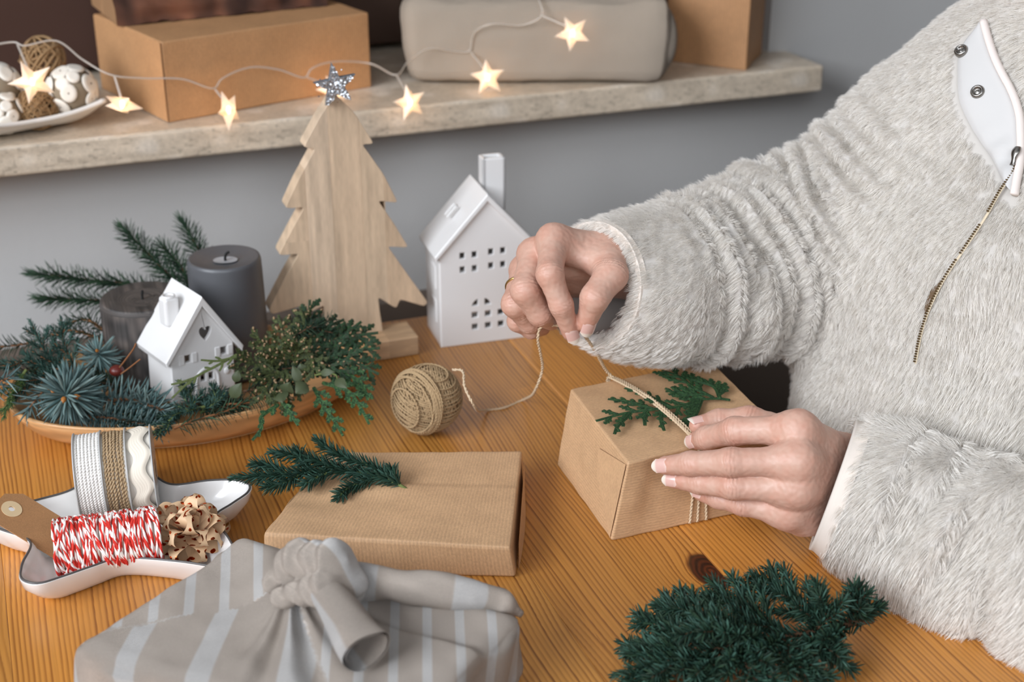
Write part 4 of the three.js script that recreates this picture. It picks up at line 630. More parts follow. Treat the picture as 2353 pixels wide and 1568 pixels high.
// ---------------------------------------------------------------- striped cloth gift in front
{
  const K = v3([0.1256, 0.062, -0.6897]), t = thing('cloth_gift', [0.12, 0, -0.66], 'gift wrapped in beige and white striped linen cloth with a big knot', 'gift');
  const cloth = tex(256, 256, (x, y) => { const u = x / 256, v = y / 256, f = (u % 1), w = sstep(0.34, 0.37, f) * (1 - sstep(0.63, 0.66, f)), wv = ((x >> 1) + (y >> 1)) & 1 ? 1.02 : 0.97, k = wv * (1 + 0.06 * (L8[5](u, v) - 0.5)); return [lerp(214, 234, w) * k, lerp(199, 229, w) * k, lerp(185, 224, w) * k]; });
  const mat = new THREE.MeshStandardMaterial({ color: 0xffffff, roughness: 0.92, map: cloth, bumpMap: repeat(weaveBump, 20, 60), bumpScale: 0.0003, side: THREE.DoubleSide });
  const C = [[0.109, 0, -0.774], [0.252, 0, -0.632], [0.142, 0, -0.535], [-0.006, 0, -0.69], [0.109, 0.05, -0.77], [0.25, 0.049, -0.632], [0.141, 0.05, -0.54], [-0.003, 0.049, -0.692]];
  const dirF = Math.atan2(0.95, -0.3);                     // towards the viewer, where the pleats run
  const hgt = (x, z) => {
    const dx = x - K.x, dz = z - K.z, d = Math.hypot(dx, dz), a = Math.atan2(dz, dx); let da = Math.atan2(Math.sin(a - dirF), Math.cos(a - dirF));
    const pl = Math.exp(-da * da * 5.5) * sstep(0.004, 0.02, d) * (0.6 + 0.4 * Math.exp(-d * 9));
    let h = 0.0125 * Math.exp(-d * d * 1900) + pl * (0.0042 * Math.cos(da * 17 + 14 * d) + 0.003);
    { const bx = 0.109 - K.x, bz = -0.771 - K.z, L = Math.hypot(bx, bz), q = clamp((dx * bx + dz * bz) / (L * L), 0, 1), w = Math.hypot(dx - bx * q, dz - bz * q); h += (0.0085 * (1 - 0.55 * q)) * Math.exp(-w * w * 5200) * sstep(0.02, 0.25, q); }   // cloth gathered from the far corner up to the knot
    h += 0.0022 * noise(x * 26, 1, z * 26) + 0.0012 * noise(x * 60, 4, z * 60);
    h += 0.003 * sstep(-0.08, 0, da + 1.05) * (1 - sstep(0, 0.5, da + 1.05)) * sstep(0.015, 0.05, d);    // free edge of the left flap
    return h;
  };
  const uvAt = (x, z) => {
    const dx = x - K.x, dz = z - K.z, a = Math.atan2(dz, dx), da = Math.atan2(Math.sin(a - dirF), Math.cos(a - dirF));
    if (da < -0.3 && da > -2.6) return (x * 0.955 + z * 0.3) / 0.0185;              // right
    if (da >= -0.3 && da < 1.35) return (x * 0.93 + z * 0.36 + 0.35 * dx * da) / 0.066 + 0.32;   // left flap, wide stripes
    return (x * 0.98 + z * 0.2) / 0.02 + 0.25;
  };
  const body = onto(rbox(0.2, 0.05, 0.135, 0.011, 110, (p, n) => { if (n.y < 0.5 && Math.abs(n.y) < 0.5) p.addScaledVector(n, 0.0025 * noise(p.x * 50 + 3, p.y * 12, p.z * 50) + 0.002 * Math.sin((p.x + p.z) * 120 + p.y * 60)); }, 5), 0.2, 0.05, 0.135, C);
  { const p = body.attributes.position, n = body.attributes.normal, uv = body.attributes.uv; for (let i = 0; i < p.count; i++) { const x = p.getX(i), y = p.getY(i), z = p.getZ(i), k = sstep(0.25, 0.9, n.getY(i)); if (y > 0.02) p.setY(i, y + hgt(x, z) * k); const s = (1 - k) * (0.05 - y); uv.setXY(i, uvAt(x + s * n.getX(i) * 0.3, z), (z - x * 0.3) * 30); } body.computeVertexNormals(); smooth(body); }
  part(t, 'wrapping_cloth', body, mat);
  const strip = (g, k, o = 0) => { const uv = g.attributes.uv; for (let i = 0; i < uv.count; i++) uv.setXY(i, uv.getX(i) / k + o, uv.getY(i) * 2); return g; };
  // rolled corner of cloth from the knot to the right corner
  const roll = tube([[0.1426, 0.064, -0.6815], [0.1676, 0.0615, -0.6736], [0.193, 0.059, -0.6621], [0.2186, 0.0555, -0.6513], [0.2393, 0.046, -0.6491], [0.2517, 0.036, -0.647]], (q) => lerp(0.0125, 0.009, q * q) * (1 - 0.75 * sstep(0.86, 1, q)) * (0.9 + 0.1 * Math.sin(q * 14)), 60, 20, false, { flat: 0.9 });
  { const p = roll.attributes.position; for (let i = 0; i < p.count; i++) { const x = p.getX(i), y = p.getY(i), z = p.getZ(i); p.setXYZ(i, x, y + 0.0012 * noise(x * 70, y * 70, z * 70), z + 0.0014 * noise(x * 60, 5, z * 60)); } roll.computeVertexNormals(); smooth(roll); }
  part(t, 'rolled_corner', strip(roll, 0.062, 0.15), mat);
  // knot: a fat band across and the crossing turn, with a pinch at its left
  const k0 = [0.1133, 0.066, -0.6871], k1 = [0.1305, 0.077, -0.6868], k2 = [0.1451, 0.079, -0.6732], k3 = [0.1525, 0.068, -0.6644], k4 = [0.1141, 0.064, -0.6737], k5 = [0.136, 0.075, -0.6575];
  const knotF = [cap(k0, k1, 0.006, 0.0105), cap(k1, k2, 0.0115, 0.013), cap(k2, k3, 0.013, 0.0105)], turnF = [cap(k4, k5, 0.0055, 0.009), cap(k5, k3, 0.009, 0.01)];
  const lo = [K.x - 0.05, 0.045, K.z - 0.05], hi = [K.x + 0.065, 0.1, K.z + 0.05];
  const knot = nets((x, y, z) => { let a = 1, b = 1; for (const f of knotF) a = smin(a, f(x, y, z), 0.006); for (const f of turnF) b = smin(b, f(x, y, z), 0.005); return smin(a, b, 0.0022) + 0.0011 * Math.sin((x * 0.5 + z * 0.7 + y * 0.9) * 520 + 2 * noise(x * 60, y * 60, z * 60)) + 0.0012 * noise(x * 90, y * 90, z * 90); }, lo, hi, 0.0016);
  { const p = knot.attributes.position, uv = new Float32Array(p.count * 2); for (let i = 0; i < p.count; i++) { uv[i * 2] = (p.getX(i) * 0.8 - p.getZ(i) * 0.45) / 0.05 + 1.02; uv[i * 2 + 1] = p.getY(i) * 30; } knot.setAttribute('uv', new THREE.BufferAttribute(uv, 2)); }
  part(t, 'knot', knot, mat);
  // hanging tail: an open, flattened sleeve of cloth
  const T = [[0.1359, 0.075, -0.6621], [0.1397, 0.0725, -0.6451], [0.143, 0.0705, -0.6278], [0.1451, 0.0695, -0.6126], [0.1473, 0.068, -0.6033]].map((p) => v3(p)), tc = new THREE.CatmullRomCurve3(T), fr = tc.computeFrenetFrames(40, false);
  const side = new THREE.Vector3(0.93, 0.05, 0.36).normalize();
  const tail = (sc) => sheet(36, 40, (u, v) => { const q = tc.getPointAt(v), a = u * Math.PI * 2, tg = tc.getTangentAt(v), S = side.clone().addScaledVector(tg, -side.dot(tg)).normalize(), Nn = tg.clone().cross(S), w = lerp(0.009, 0.0145, v) * sc, h = lerp(0.0075, 0.0125, v) * sc; q.addScaledVector(S, Math.cos(a) * w * (1 + 0.06 * Math.sin(a * 3 + v * 5))).addScaledVector(Nn, Math.sin(a) * h + 0.0016 * Math.cos(a * 2 + 1) * v); return q.toArray(); }, 0.9, 1.2, null, true);
  part(t, 'tail', [tail(1), tail(0.86)], mat);
}
// ---------------------------------------------------------------- evergreens
const UPV = new THREE.Vector3(0, 1, 0);
// one needle: a slim four-sided blade one unit long
const needleGeo = (w, th, bend = 0.06) => { const pos = [], idx = [], Y = [0, 0.12, 0.45, 0.8, 1], S = [0.55, 0.9, 1, 0.75, 0]; Y.forEach((y, i) => { const b = bend * y * y; for (const [a, c] of [[-1, 0], [0, 1], [1, 0], [0, -1]]) pos.push(a * w * S[i], y, c * th * S[i] + b); if (i < 4) for (let k = 0; k < 4; k++) { const A = i * 4 + k, B = i * 4 + (k + 1) % 4; idx.push(A, B, B + 4, A, B + 4, A + 4); } }); return geoOf(pos, idx); };
const scaleGeo = (() => { const g = new THREE.SphereGeometry(0.5, 7, 5); g.scale(0.62, 1, 0.4); g.translate(0, 0.4, 0); return g; })();
const NEEDLE = { fir: needleGeo(0.045, 0.022), blue: needleGeo(0.05, 0.04, 0.1), juniper: needleGeo(0.1, 0.05, 0.12), spruce: needleGeo(0.05, 0.035, 0.1) };
const leafMat = phys(0xffffff, 0.62, { specularIntensity: 0.6 }), bark = std(0x5c3f2a, 0.9), barkRed = std(0x8a5a36, 0.85), barkGreen = std(0x66713c, 0.8);
// a conifer sprig: its stems as one part and its countless needles as another
function sprig(label, lines, o) {
  const q = rng(o.seed), base = v3(lines[0].pts[0]), t = thing(o.name ?? 'fir_sprig', base.toArray(), label, o.category ?? 'sprig', o.group), stems = [], mats = [], cols = [];
  const M = new THREE.Matrix4(), Q = new THREE.Quaternion(), S = new THREE.Vector3(), d = new THREE.Vector3(), p = new THREE.Vector3(), N = new THREE.Vector3(), B = new THREE.Vector3(), X = new THREE.Vector3(), Zv = new THREE.Vector3(), C = new THREE.Color();
  const run = (pts, r0, r1, len, density, k) => {
    const P = pts.map((a) => v3(a)), curve = P.length > 2 ? new THREE.CatmullRomCurve3(P, false, 'centripetal') : new THREE.LineCurve3(P[0], P[1]), L = curve.getLength();
    stems.push(tube(P.length > 2 ? P : [P[0], P[0].clone().lerp(P[1], 0.5), P[1]], (s) => lerp(r0, r1, s), Math.max(5, Math.round(L / 0.006)), 6));
    const n = Math.round(L * density), from = k.from ?? 0.04; let spin = q() * 6;
    for (let i = 0; i < n; i++) {
      const s = from + (1 - from) * (i + q()) / n; curve.getPointAt(Math.min(1, s), p); const tg = curve.getTangentAt(Math.min(1, s));
      N.crossVectors(tg, UPV); if (N.lengthSq() < 1e-4) N.set(1, 0, 0); N.normalize(); B.crossVectors(N, tg);
      spin += k.whorl ? Math.PI * 2 / 3 + (i % 3 ? 0 : 0.9) : 2.39996; let a = spin + 0.3 * q();
      if (k.flat) { const w = Math.sin(a); a = Math.atan2(w * (1 - k.flat), Math.cos(a)); }
      const end = sstep(0.82, 1, s), ang = lerp(k.ang, k.ang * 0.35, end) + 0.16 * (q() - 0.5);
      d.copy(tg).multiplyScalar(Math.cos(ang)).addScaledVector(N, Math.sin(ang) * Math.cos(a)).addScaledVector(B, Math.sin(ang) * Math.sin(a));
      if (k.gravity) d.y -= k.gravity * q(); d.normalize();
      X.crossVectors(d, tg).normalize(); Zv.crossVectors(X, d).negate(); M.makeBasis(X.negate(), d, Zv); Q.setFromRotationMatrix(M);
      const l = len * (0.78 + 0.35 * q()) * lerp(1, k.tip ?? 0.75, end) * (k.taper ? lerp(1, k.taper, s) : 1);
      S.set(l, l, l); const rr = lerp(r0, r1, s) * 0.6;
      mats.push(new THREE.Matrix4().compose(p.clone().addScaledVector(d, rr).sub(base), Q, S));
      C.setRGB(...o.color[Math.floor(q() * o.color.length)]).multiplyScalar(0.62 + 0.42 * q()); cols.push(C.clone());
    }
  };
  for (const l of lines) {
    const k = { ...o, ...l }; run(l.pts, l.r0 ?? o.r0 ?? 0.0012, l.r1 ?? 0.0006, k.len, k.density, k);
    if (k.twigs) { // side twigs that leave alternately and shorten towards the tip
      const curve = new THREE.CatmullRomCurve3(l.pts.map((a) => v3(a)), false, 'centripetal'), L = curve.getLength();
      for (let i = 0; i < k.twigs; i++) {
        const s = lerp(0.12, 0.9, (i + 0.4 * q()) / k.twigs), a = curve.getPointAt(s), tg = curve.getTangentAt(s); N.crossVectors(tg, UPV).normalize(); B.crossVectors(N, tg);
        const ph = (i % 2 ? 0 : Math.PI) + (q() - 0.5) * (k.spread ?? 1.6), w = 0.75 + 0.25 * q(), side = N.clone().multiplyScalar(Math.cos(ph)).addScaledVector(B, Math.abs(Math.sin(ph)) * (k.rise ?? 0.6)), TL = (k.twigLen ?? L * 0.4) * (1 - 0.55 * s) * (0.7 + 0.5 * q());
        const e = a.clone().addScaledVector(tg, TL * w).addScaledVector(side, TL * 0.75), mdl = a.clone().lerp(e, 0.5).addScaledVector(side, TL * 0.08); if (k.floor !== undefined) { e.y = Math.max(e.y, k.floor); mdl.y = Math.max(mdl.y, k.floor); }
        run([a, mdl, e], 0.0008, 0.0004, k.len * 0.92, k.density, { ...k, from: 0.1 });
      }
    }
  }
  const st = new THREE.Mesh(merge(stems).translate(-base.x, -base.y, -base.z), o.stem ?? bark); st.name = 'stem'; st.castShadow = st.receiveShadow = true; t.add(st);
  const im = new THREE.InstancedMesh(o.needle, o.mat ?? leafMat, mats.length); mats.forEach((m, i) => { im.setMatrixAt(i, m); im.setColorAt(i, cols[i]); }); im.name = o.leafName ?? 'needles'; im.userData.kind = 'stuff'; im.castShadow = im.receiveShadow = true; t.add(im);
  return t;
}
const GREEN = [[0.045, 0.095, 0.05], [0.055, 0.115, 0.06], [0.035, 0.08, 0.045]], DARK = [[0.022, 0.05, 0.027], [0.03, 0.065, 0.034], [0.018, 0.04, 0.024]], BLUE = [[0.13, 0.21, 0.205], [0.17, 0.255, 0.245], [0.09, 0.16, 0.155], [0.22, 0.305, 0.285]], JUN = [[0.03, 0.078, 0.06], [0.042, 0.1, 0.078], [0.022, 0.058, 0.042], [0.075, 0.15, 0.12]], JUNG = [[0.024, 0.066, 0.042], [0.036, 0.09, 0.06], [0.018, 0.05, 0.03], [0.06, 0.135, 0.1]];
const inDish = 'evergreen sprigs arranged in the wooden dish';
// firs standing up behind the candles
sprig('dark green fir twig leaning left behind the short candle', [{ pts: [[0.1378, 0.0589, -1.1287], [0.1036, 0.0683, -1.1639], [0.0596, 0.0704, -1.1934], [0.0154, 0.0718, -1.2226]] }, { pts: [[0.1014, 0.0547, -1.1581], [0.0603, 0.0562, -1.1803], [0.0178, 0.0563, -1.2024]] }], { seed: 101, len: 0.0155, density: 2600, ang: 1.0, flat: 0.55, needle: NEEDLE.fir, color: DARK.concat(GREEN), group: inDish, r0: 0.0016 });
sprig('upright fir twig with orange bud tip between the two candles', [{ pts: [[0.1398, 0.0606, -1.1287], [0.1234, 0.0823, -1.1514], [0.108, 0.1, -1.1718], [0.094, 0.1146, -1.1901]] }, { pts: [[0.1387, 0.064, -1.1308], [0.1361, 0.0856, -1.1482], [0.123, 0.1024, -1.1673]] }], { seed: 102, len: 0.0155, density: 3000, ang: 0.95, flat: 0.35, needle: NEEDLE.fir, color: DARK.concat(GREEN), group: inDish, r0: 0.0016 });
sprig('fir twig peeking up behind the tall grey candle', [{ pts: [[0.1595, 0.0539, -1.118], [0.1551, 0.0887, -1.1543], [0.149, 0.1057, -1.1708], [0.1442, 0.1177, -1.1807]] }], { seed: 103, len: 0.0155, density: 2800, ang: 0.9, flat: 0.3, needle: NEEDLE.fir, color: DARK.concat(GREEN), group: inDish, r0: 0.0016 });
sprig('dark spruce branch running left behind the juniper', [{ pts: [[0.0671, 0.047, -1.1027], [0.0372, 0.0527, -1.1286], [0.002, 0.047, -1.1274], [-0.0283, 0.048, -1.1277]] }, { pts: [[0.0667, 0.0514, -1.1109], [0.052, 0.0609, -1.1269], [0.035, 0.0535, -1.1416]] }], { seed: 104, len: 0.011, density: 1600, ang: 1.0, needle: NEEDLE.spruce, color: DARK, group: inDish, stem: barkRed, r0: 0.0016 });
// juniper cluster at the left
sprig('blue green juniper tuft spilling over the left side of the dish', [{ pts: [[0.0389, 0.0399, -1.0512], [0.0191, 0.0533, -1.0711], [0.0121, 0.0647, -1.0911], [0.0077, 0.0753, -1.1038]], twigs: 7 }, { pts: [[0.0396, 0.0408, -1.0572], [0.0305, 0.0584, -1.081], [0.0309, 0.0749, -1.1007]], twigs: 6 }, { pts: [[0.035, 0.039, -1.0463], [0.0042, 0.0495, -1.0514], [-0.0175, 0.0357, -1.0412]], twigs: 6 }, { pts: [[0.0362, 0.043, -1.0537], [-0.0001, 0.0554, -1.0735], [-0.0264, 0.0535, -1.0709]], twigs: 6 }], { seed: 105, name: 'juniper_sprig', len: 0.0062, density: 2600, ang: 0.75, whorl: true, twigLen: 0.02, needle: NEEDLE.juniper, color: JUN, group: inDish, stem: barkRed });
sprig('young green juniper twig drooping at the far left edge', [{ pts: [[-0.0011, 0.06, -1.0468], [-0.0129, 0.0471, -1.0391], [-0.0225, 0.0312, -1.0291]], twigs: 4 }], { seed: 106, name: 'juniper_sprig', len: 0.0055, density: 2600, ang: 0.6, whorl: true, twigLen: 0.014, needle: NEEDLE.juniper, color: [[0.09, 0.17, 0.05], [0.07, 0.14, 0.05]], group: inDish, stem: barkGreen });
// blue spruces
sprig('blue spruce tip cut by the left edge of the picture', [{ pts: [[-0.0346, 0.0471, -1.0473], [-0.0226, 0.0553, -1.0409], [-0.0136, 0.0611, -1.0345]] }, { pts: [[0.02, 0.0474, -1.0502], [0.0053, 0.0418, -1.0355], [-0.0051, 0.0357, -1.0247]] }], { seed: 107, name: 'spruce_sprig', len: 0.017, density: 1100, ang: 0.9, needle: NEEDLE.blue, color: BLUE, group: inDish, stem: barkRed });
function rosette(label, c, back, len, n, seed, buds, ang) { // a spruce tip seen end on
  const a = v3(back), b = v3(c), t = sprig(label, [{ pts: [a, a.clone().lerp(b, 0.5), b] }], { seed, name: 'spruce_sprig', len, density: n / a.distanceTo(b), ang, tip: 1, needle: NEEDLE.blue, color: BLUE, group: inDish, stem: barkRed, from: 0.35 });
  const q = rng(seed + 1), dir = b.clone().sub(a).normalize(), R = new THREE.Vector3(0.93, 0, 0.36), U = new THREE.Vector3().crossVectors(R, dir).normalize(); if (U.y < 0) U.negate();
  for (const [x, y, s] of buds) { const g = lathe([[0, 0], [0.0013, 0.0004], [0.0018, 0.0018], [0.0013, 0.0038], [0, 0.0056]], 12).scale(s, s, s), m = part(t, 'bud', g.applyQuaternion(new THREE.Quaternion().setFromUnitVectors(UPV, dir.clone().multiplyScalar(0.5).addScaledVector(R, x * 400).addScaledVector(U, y * 400).normalize())).translate(b.x + dir.x * 0.004 + R.x * x + U.x * y, b.y + dir.y * 0.004 + R.y * x + U.y * y, b.z + dir.z * 0.004 + R.z * x + U.z * y), std(0xa86a2c, 0.6), { label: 'orange brown bud' }); }
  return t;
}
rosette('round blue spruce tip close behind the left of the cottage', [0.0537, 0.0589, -1.0607], [0.0577, 0.0319, -1.0871], 0.0185, 78, 108, [[0, 0, 0.8]], 1.36);
rosette('largest round blue spruce tip with orange buds over the dish rim', [0.0245, 0.0469, -1.0189], [0.0378, 0.0298, -1.0526], 0.0255, 200, 109, [[-0.007, 0.002, 1.2], [0.007, -0.001, 1.25], [0, -0.0015, 1.2]], 1.42);
sprig('lower blue spruce twig lying along the left front rim', [{ pts: [[0.0348, 0.0212, -1.0319], [0.0562, 0.0227, -1.0151], [0.0769, 0.023, -0.9968], [0.0891, 0.0223, -0.9859]] }], { seed: 120, name: 'spruce_sprig', len: 0.017, density: 2300, ang: 1.1, needle: NEEDLE.blue, color: BLUE, group: inDish, stem: barkRed, tip: 0.8 });
sprig('blue spruce twig lying in front of the cottage with orange stem', [{ pts: [[0.0477, 0.0291, -1.0367], [0.0713, 0.032, -1.0232], [0.0856, 0.0319, -1.006], [0.0935, 0.0311, -0.9968]], r0: 0.0017, r1: 0.0014 }], { seed: 110, name: 'spruce_sprig', len: 0.0205, density: 2300, ang: 1.15, flat: 0.1, needle: NEEDLE.blue, color: BLUE, group: inDish, stem: barkRed, tip: 0.8 });
// juniper and fir along the front rim
sprig('juniper sprig over the front rim below the cottage', [{ pts: [[0.1227, 0.0342, -0.9872], [0.1023, 0.0342, -0.9832], [0.0874, 0.0284, -0.9743], [0.0786, 0.0263, -0.9707]], twigs: 7 }, { pts: [[0.1126, 0.0296, -0.9888], [0.1148, 0.038, -0.9979], [0.1116, 0.0472, -1.0036]], twigs: 5 }, { pts: [[0.1188, 0.0296, -0.9864], [0.13, 0.035, -0.9906], [0.1346, 0.0441, -0.9934]], twigs: 5 }], { seed: 111, name: 'juniper_sprig', len: 0.006, density: 2500, ang: 0.75, whorl: true, twigLen: 0.016, needle: NEEDLE.juniper, color: JUN, group: inDish, stem: barkGreen });
sprig('dark fir twig hanging over the middle of the front rim', [{ pts: [[0.0963, 0.0298, -0.968], [0.1134, 0.0321, -0.972], [0.1372, 0.0334, -0.9754], [0.1587, 0.038, -0.9812]] }, { pts: [[0.1392, 0.0334, -0.9864], [0.1544, 0.0372, -0.9766], [0.178, 0.0411, -0.9754]] }], { seed: 112, len: 0.012, density: 1500, ang: 1.15, gravity: 0.9, needle: NEEDLE.fir, color: DARK.concat(GREEN), group: inDish, stem: barkRed });
sprig('dark spruce filling between the cottage and the cedar', [{ pts: [[0.1546, 0.0381, -0.9946], [0.1741, 0.0412, -0.9887], [0.1967, 0.0443, -0.9816]], twigs: 6 }, { pts: [[0.1575, 0.043, -1.0076], [0.1841, 0.0492, -1.0006], [0.2101, 0.0523, -0.9922]], twigs: 7 }, { pts: [[0.0742, 0.0323, -1.0458], [0.0553, 0.0354, -1.0545], [0.0404, 0.0395, -1.0681]], twigs: 5 }, { pts: [[0.0509, 0.0227, -1.0265], [0.0722, 0.022, -1.0122], [0.1001, 0.0243, -0.9968]], twigs: 8 }, { pts: [[0.1088, 0.0289, -1.0075], [0.1341, 0.0289, -0.9979], [0.1534, 0.0304, -0.9913]], twigs: 8 }, { pts: [[0.0314, 0.0405, -1.0778], [0.0113, 0.0395, -1.0791], [-0.0058, 0.0376, -1.073]], twigs: 6 }, { pts: [[0.1883, 0.0605, -1.0163], [0.2096, 0.0731, -1.0143], [0.2289, 0.0731, -1.0069]], twigs: 6 }], { seed: 113, len: 0.01, density: 1800, ang: 1.0, twigLen: 0.024, needle: NEEDLE.spruce, color: DARK, group: inDish });
// flat sprays of cedar: overlapping scales on forked branchlets
function cedar(label, fronds, o) {
  const q = rng(o.seed), base = v3(fronds[0].pts[0]), t = thing('cedar_sprig', base.toArray(), label, 'sprig', o.group), stems = [], mats = [], cols = [], C = new THREE.Color(), M = new THREE.Matrix4(), Q = new THREE.Quaternion();
  const put = (a, d, n, s) => { const X = new THREE.Vector3().crossVectors(d, n).normalize(), Zv = new THREE.Vector3().crossVectors(X, d); M.makeBasis(X, d, Zv); Q.setFromRotationMatrix(M); mats.push(new THREE.Matrix4().compose(a.clone().sub(base), Q, new THREE.Vector3(s * 0.85, s, s * 0.9))); C.setRGB(...o.color[Math.floor(q() * o.color.length)]).multiplyScalar(0.6 + 0.5 * q()); cols.push(C.clone()); };
  const branchlet = (pts, s, n0) => { // scales in opposite pairs along it
    const P = pts.map((a) => v3(a)), c = P.length > 2 ? new THREE.CatmullRomCurve3(P, false, 'centripetal') : new THREE.LineCurve3(P[0], P[1]), L = c.getLength(), n = Math.max(2, Math.round(L / (s * 0.42)));
    for (let i = 0; i < n; i++) { const k = i / n, a = c.getPointAt(k), d = c.getTangentAt(k), S = new THREE.Vector3().crossVectors(d, n0).normalize(), e = s * lerp(1.1, 0.75, k * k); for (const sd of [-1, 1]) put(a.clone().addScaledVector(S, sd * e * 0.2).addScaledVector(n0, 0.0001), d.clone().addScaledVector(S, sd * 0.42).addScaledVector(n0, 0.08).normalize(), n0, e); put(a.clone().addScaledVector(n0, e * 0.12), d.clone().addScaledVector(n0, 0.2).normalize(), n0, e * 0.9); }
    stems.push(tube(P.length > 2 ? P : [P[0], P[0].clone().lerp(P[1], 0.5), P[1]], s * 0.22, Math.max(4, Math.round(L / 0.004)), 5));
    return c;
  };
  for (const f of fronds) {
    const n0 = f.normal ? v3(f.normal).clone().normalize() : new THREE.Vector3(0, 1, 0.15).normalize(), c = branchlet(f.pts, f.s ?? o.s, n0), L = c.getLength();
    for (let i = 0; i < (f.sub ?? 0); i++) {
      const k = lerp(f.from ?? 0.1, 0.93, (i + 0.3 * q()) / f.sub), sd = f.side ?? (i % 2 ? 1 : -1), a = c.getPointAt(k), d = c.getTangentAt(k), S = new THREE.Vector3().crossVectors(d, n0).normalize().multiplyScalar(sd), len = (f.len ?? L * 0.35) * (1 - 0.6 * k) * (0.75 + 0.5 * q());
      const droop = (o.droop ?? 0) * len * (0.5 + q()), e = a.clone().addScaledVector(d, len * 0.8).addScaledVector(S, len * 0.62).addScaledVector(n0, len * (o.lift ?? 0) * (q() - 0.5)); e.y -= droop; if (o.floor !== undefined) e.y = Math.max(e.y, o.floor);
      const m = a.clone().lerp(e, 0.5).addScaledVector(S, len * 0.07), cc = branchlet([a, m, e], (f.s ?? o.s) * 0.92, n0);
      if (len > (o.fork ?? 0.008)) for (let j = 0; j < 4; j++) { const kk = 0.3 + 0.17 * j, aa = cc.getPointAt(kk), dd = cc.getTangentAt(kk), SS = new THREE.Vector3().crossVectors(dd, n0).normalize().multiplyScalar(j % 2 ? 1 : -1), l2 = len * 0.34 * (1.2 - kk), ee = aa.clone().addScaledVector(dd, l2 * 0.8).addScaledVector(SS, l2 * 0.6); if (o.floor !== undefined) ee.y = Math.max(ee.y, o.floor); branchlet([aa, ee], (f.s ?? o.s) * 0.85, n0); }
    }
  }
  const st = new THREE.Mesh(merge(stems).translate(-base.x, -base.y, -base.z), o.stem ?? barkGreen); st.name = 'stem'; st.castShadow = st.receiveShadow = true; t.add(st);
  const im = new THREE.InstancedMesh(scaleGeo, leafMat, mats.length); mats.forEach((m, i) => { im.setMatrixAt(i, m); im.setColorAt(i, cols[i]); }); im.name = 'scale_leaves'; im.userData.kind = 'stuff'; im.castShadow = im.receiveShadow = true; t.add(im);
  if (o.cones) { const cg = new THREE.SphereGeometry(0.0008, 7, 5), n = o.cones, cm = new THREE.InstancedMesh(cg, std(0x94795a, 0.8), n); for (let i = 0; i < n; i++) { const m = mats[Math.floor(q() * mats.length)].clone(); m.decompose(C.p ??= new THREE.Vector3(), Q, C.s ??= new THREE.Vector3()); cm.setMatrixAt(i, new THREE.Matrix4().compose(C.p.clone().add(new THREE.Vector3(0, 0.0012, 0.0008)), Q, new THREE.Vector3(1, 1.5, 1).multiplyScalar(0.7 + 0.6 * q()))); } cm.name = 'pollen_cones'; cm.userData.kind = 'stuff'; cm.castShadow = true; t.add(cm); }
  return t;
}
const OLIVE = [[0.06, 0.078, 0.024], [0.045, 0.062, 0.02], [0.095, 0.112, 0.034], [0.035, 0.046, 0.02]], CED = [[0.022, 0.062, 0.022], [0.034, 0.085, 0.028], [0.016, 0.046, 0.018]], CEDD = [[0.02, 0.045, 0.022], [0.028, 0.06, 0.03], [0.05, 0.045, 0.022]], FRESH = [[0.07, 0.16, 0.05], [0.05, 0.12, 0.04]];
const face = [-0.15, 0.55, 0.8];
cedar('olive cedar sprays with tiny pale cones beside the cottage', [
  { pts: [[0.1905, 0.0492, -0.9981], [0.1783, 0.0657, -1.0167], [0.1673, 0.074, -1.019]], sub: 8 }, { pts: [[0.192, 0.0492, -0.9975], [0.1921, 0.072, -1.0145], [0.1921, 0.084, -1.0263]], sub: 9 }, { pts: [[0.1973, 0.0523, -0.997], [0.2087, 0.0751, -1.0097], [0.2101, 0.0884, -1.0274]], sub: 9 },
  { pts: [[0.1851, 0.0504, -0.989], [0.1663, 0.0587, -0.9943], [0.1499, 0.0676, -0.9931]], sub: 9 }, { pts: [[0.1887, 0.0535, -0.9891], [0.173, 0.0487, -0.981], [0.1632, 0.041, -0.9692]], sub: 8 }, { pts: [[0.1887, 0.0535, -0.9891], [0.185, 0.0456, -0.9749], [0.1713, 0.0403, -0.9599]], sub: 8 }, { pts: [[0.1924, 0.0566, -0.9892], [0.2065, 0.0658, -0.9884], [0.2039, 0.0539, -0.9659]], sub: 8 },
  { pts: [[0.1914, 0.0529, -0.9937], [0.1801, 0.0731, -0.9902], [0.1668, 0.0752, -0.9904]], sub: 9 }, { pts: [[0.1956, 0.0566, -0.988], [0.1954, 0.0782, -0.981], [0.1856, 0.0833, -0.9814]], sub: 9 }].map((f) => ({ ...f, normal: face, len: 0.021 })), { seed: 201, s: 0.0022, color: OLIVE, lift: 0.9, droop: 0.15, group: inDish, cones: 200, fork: 0.007 });
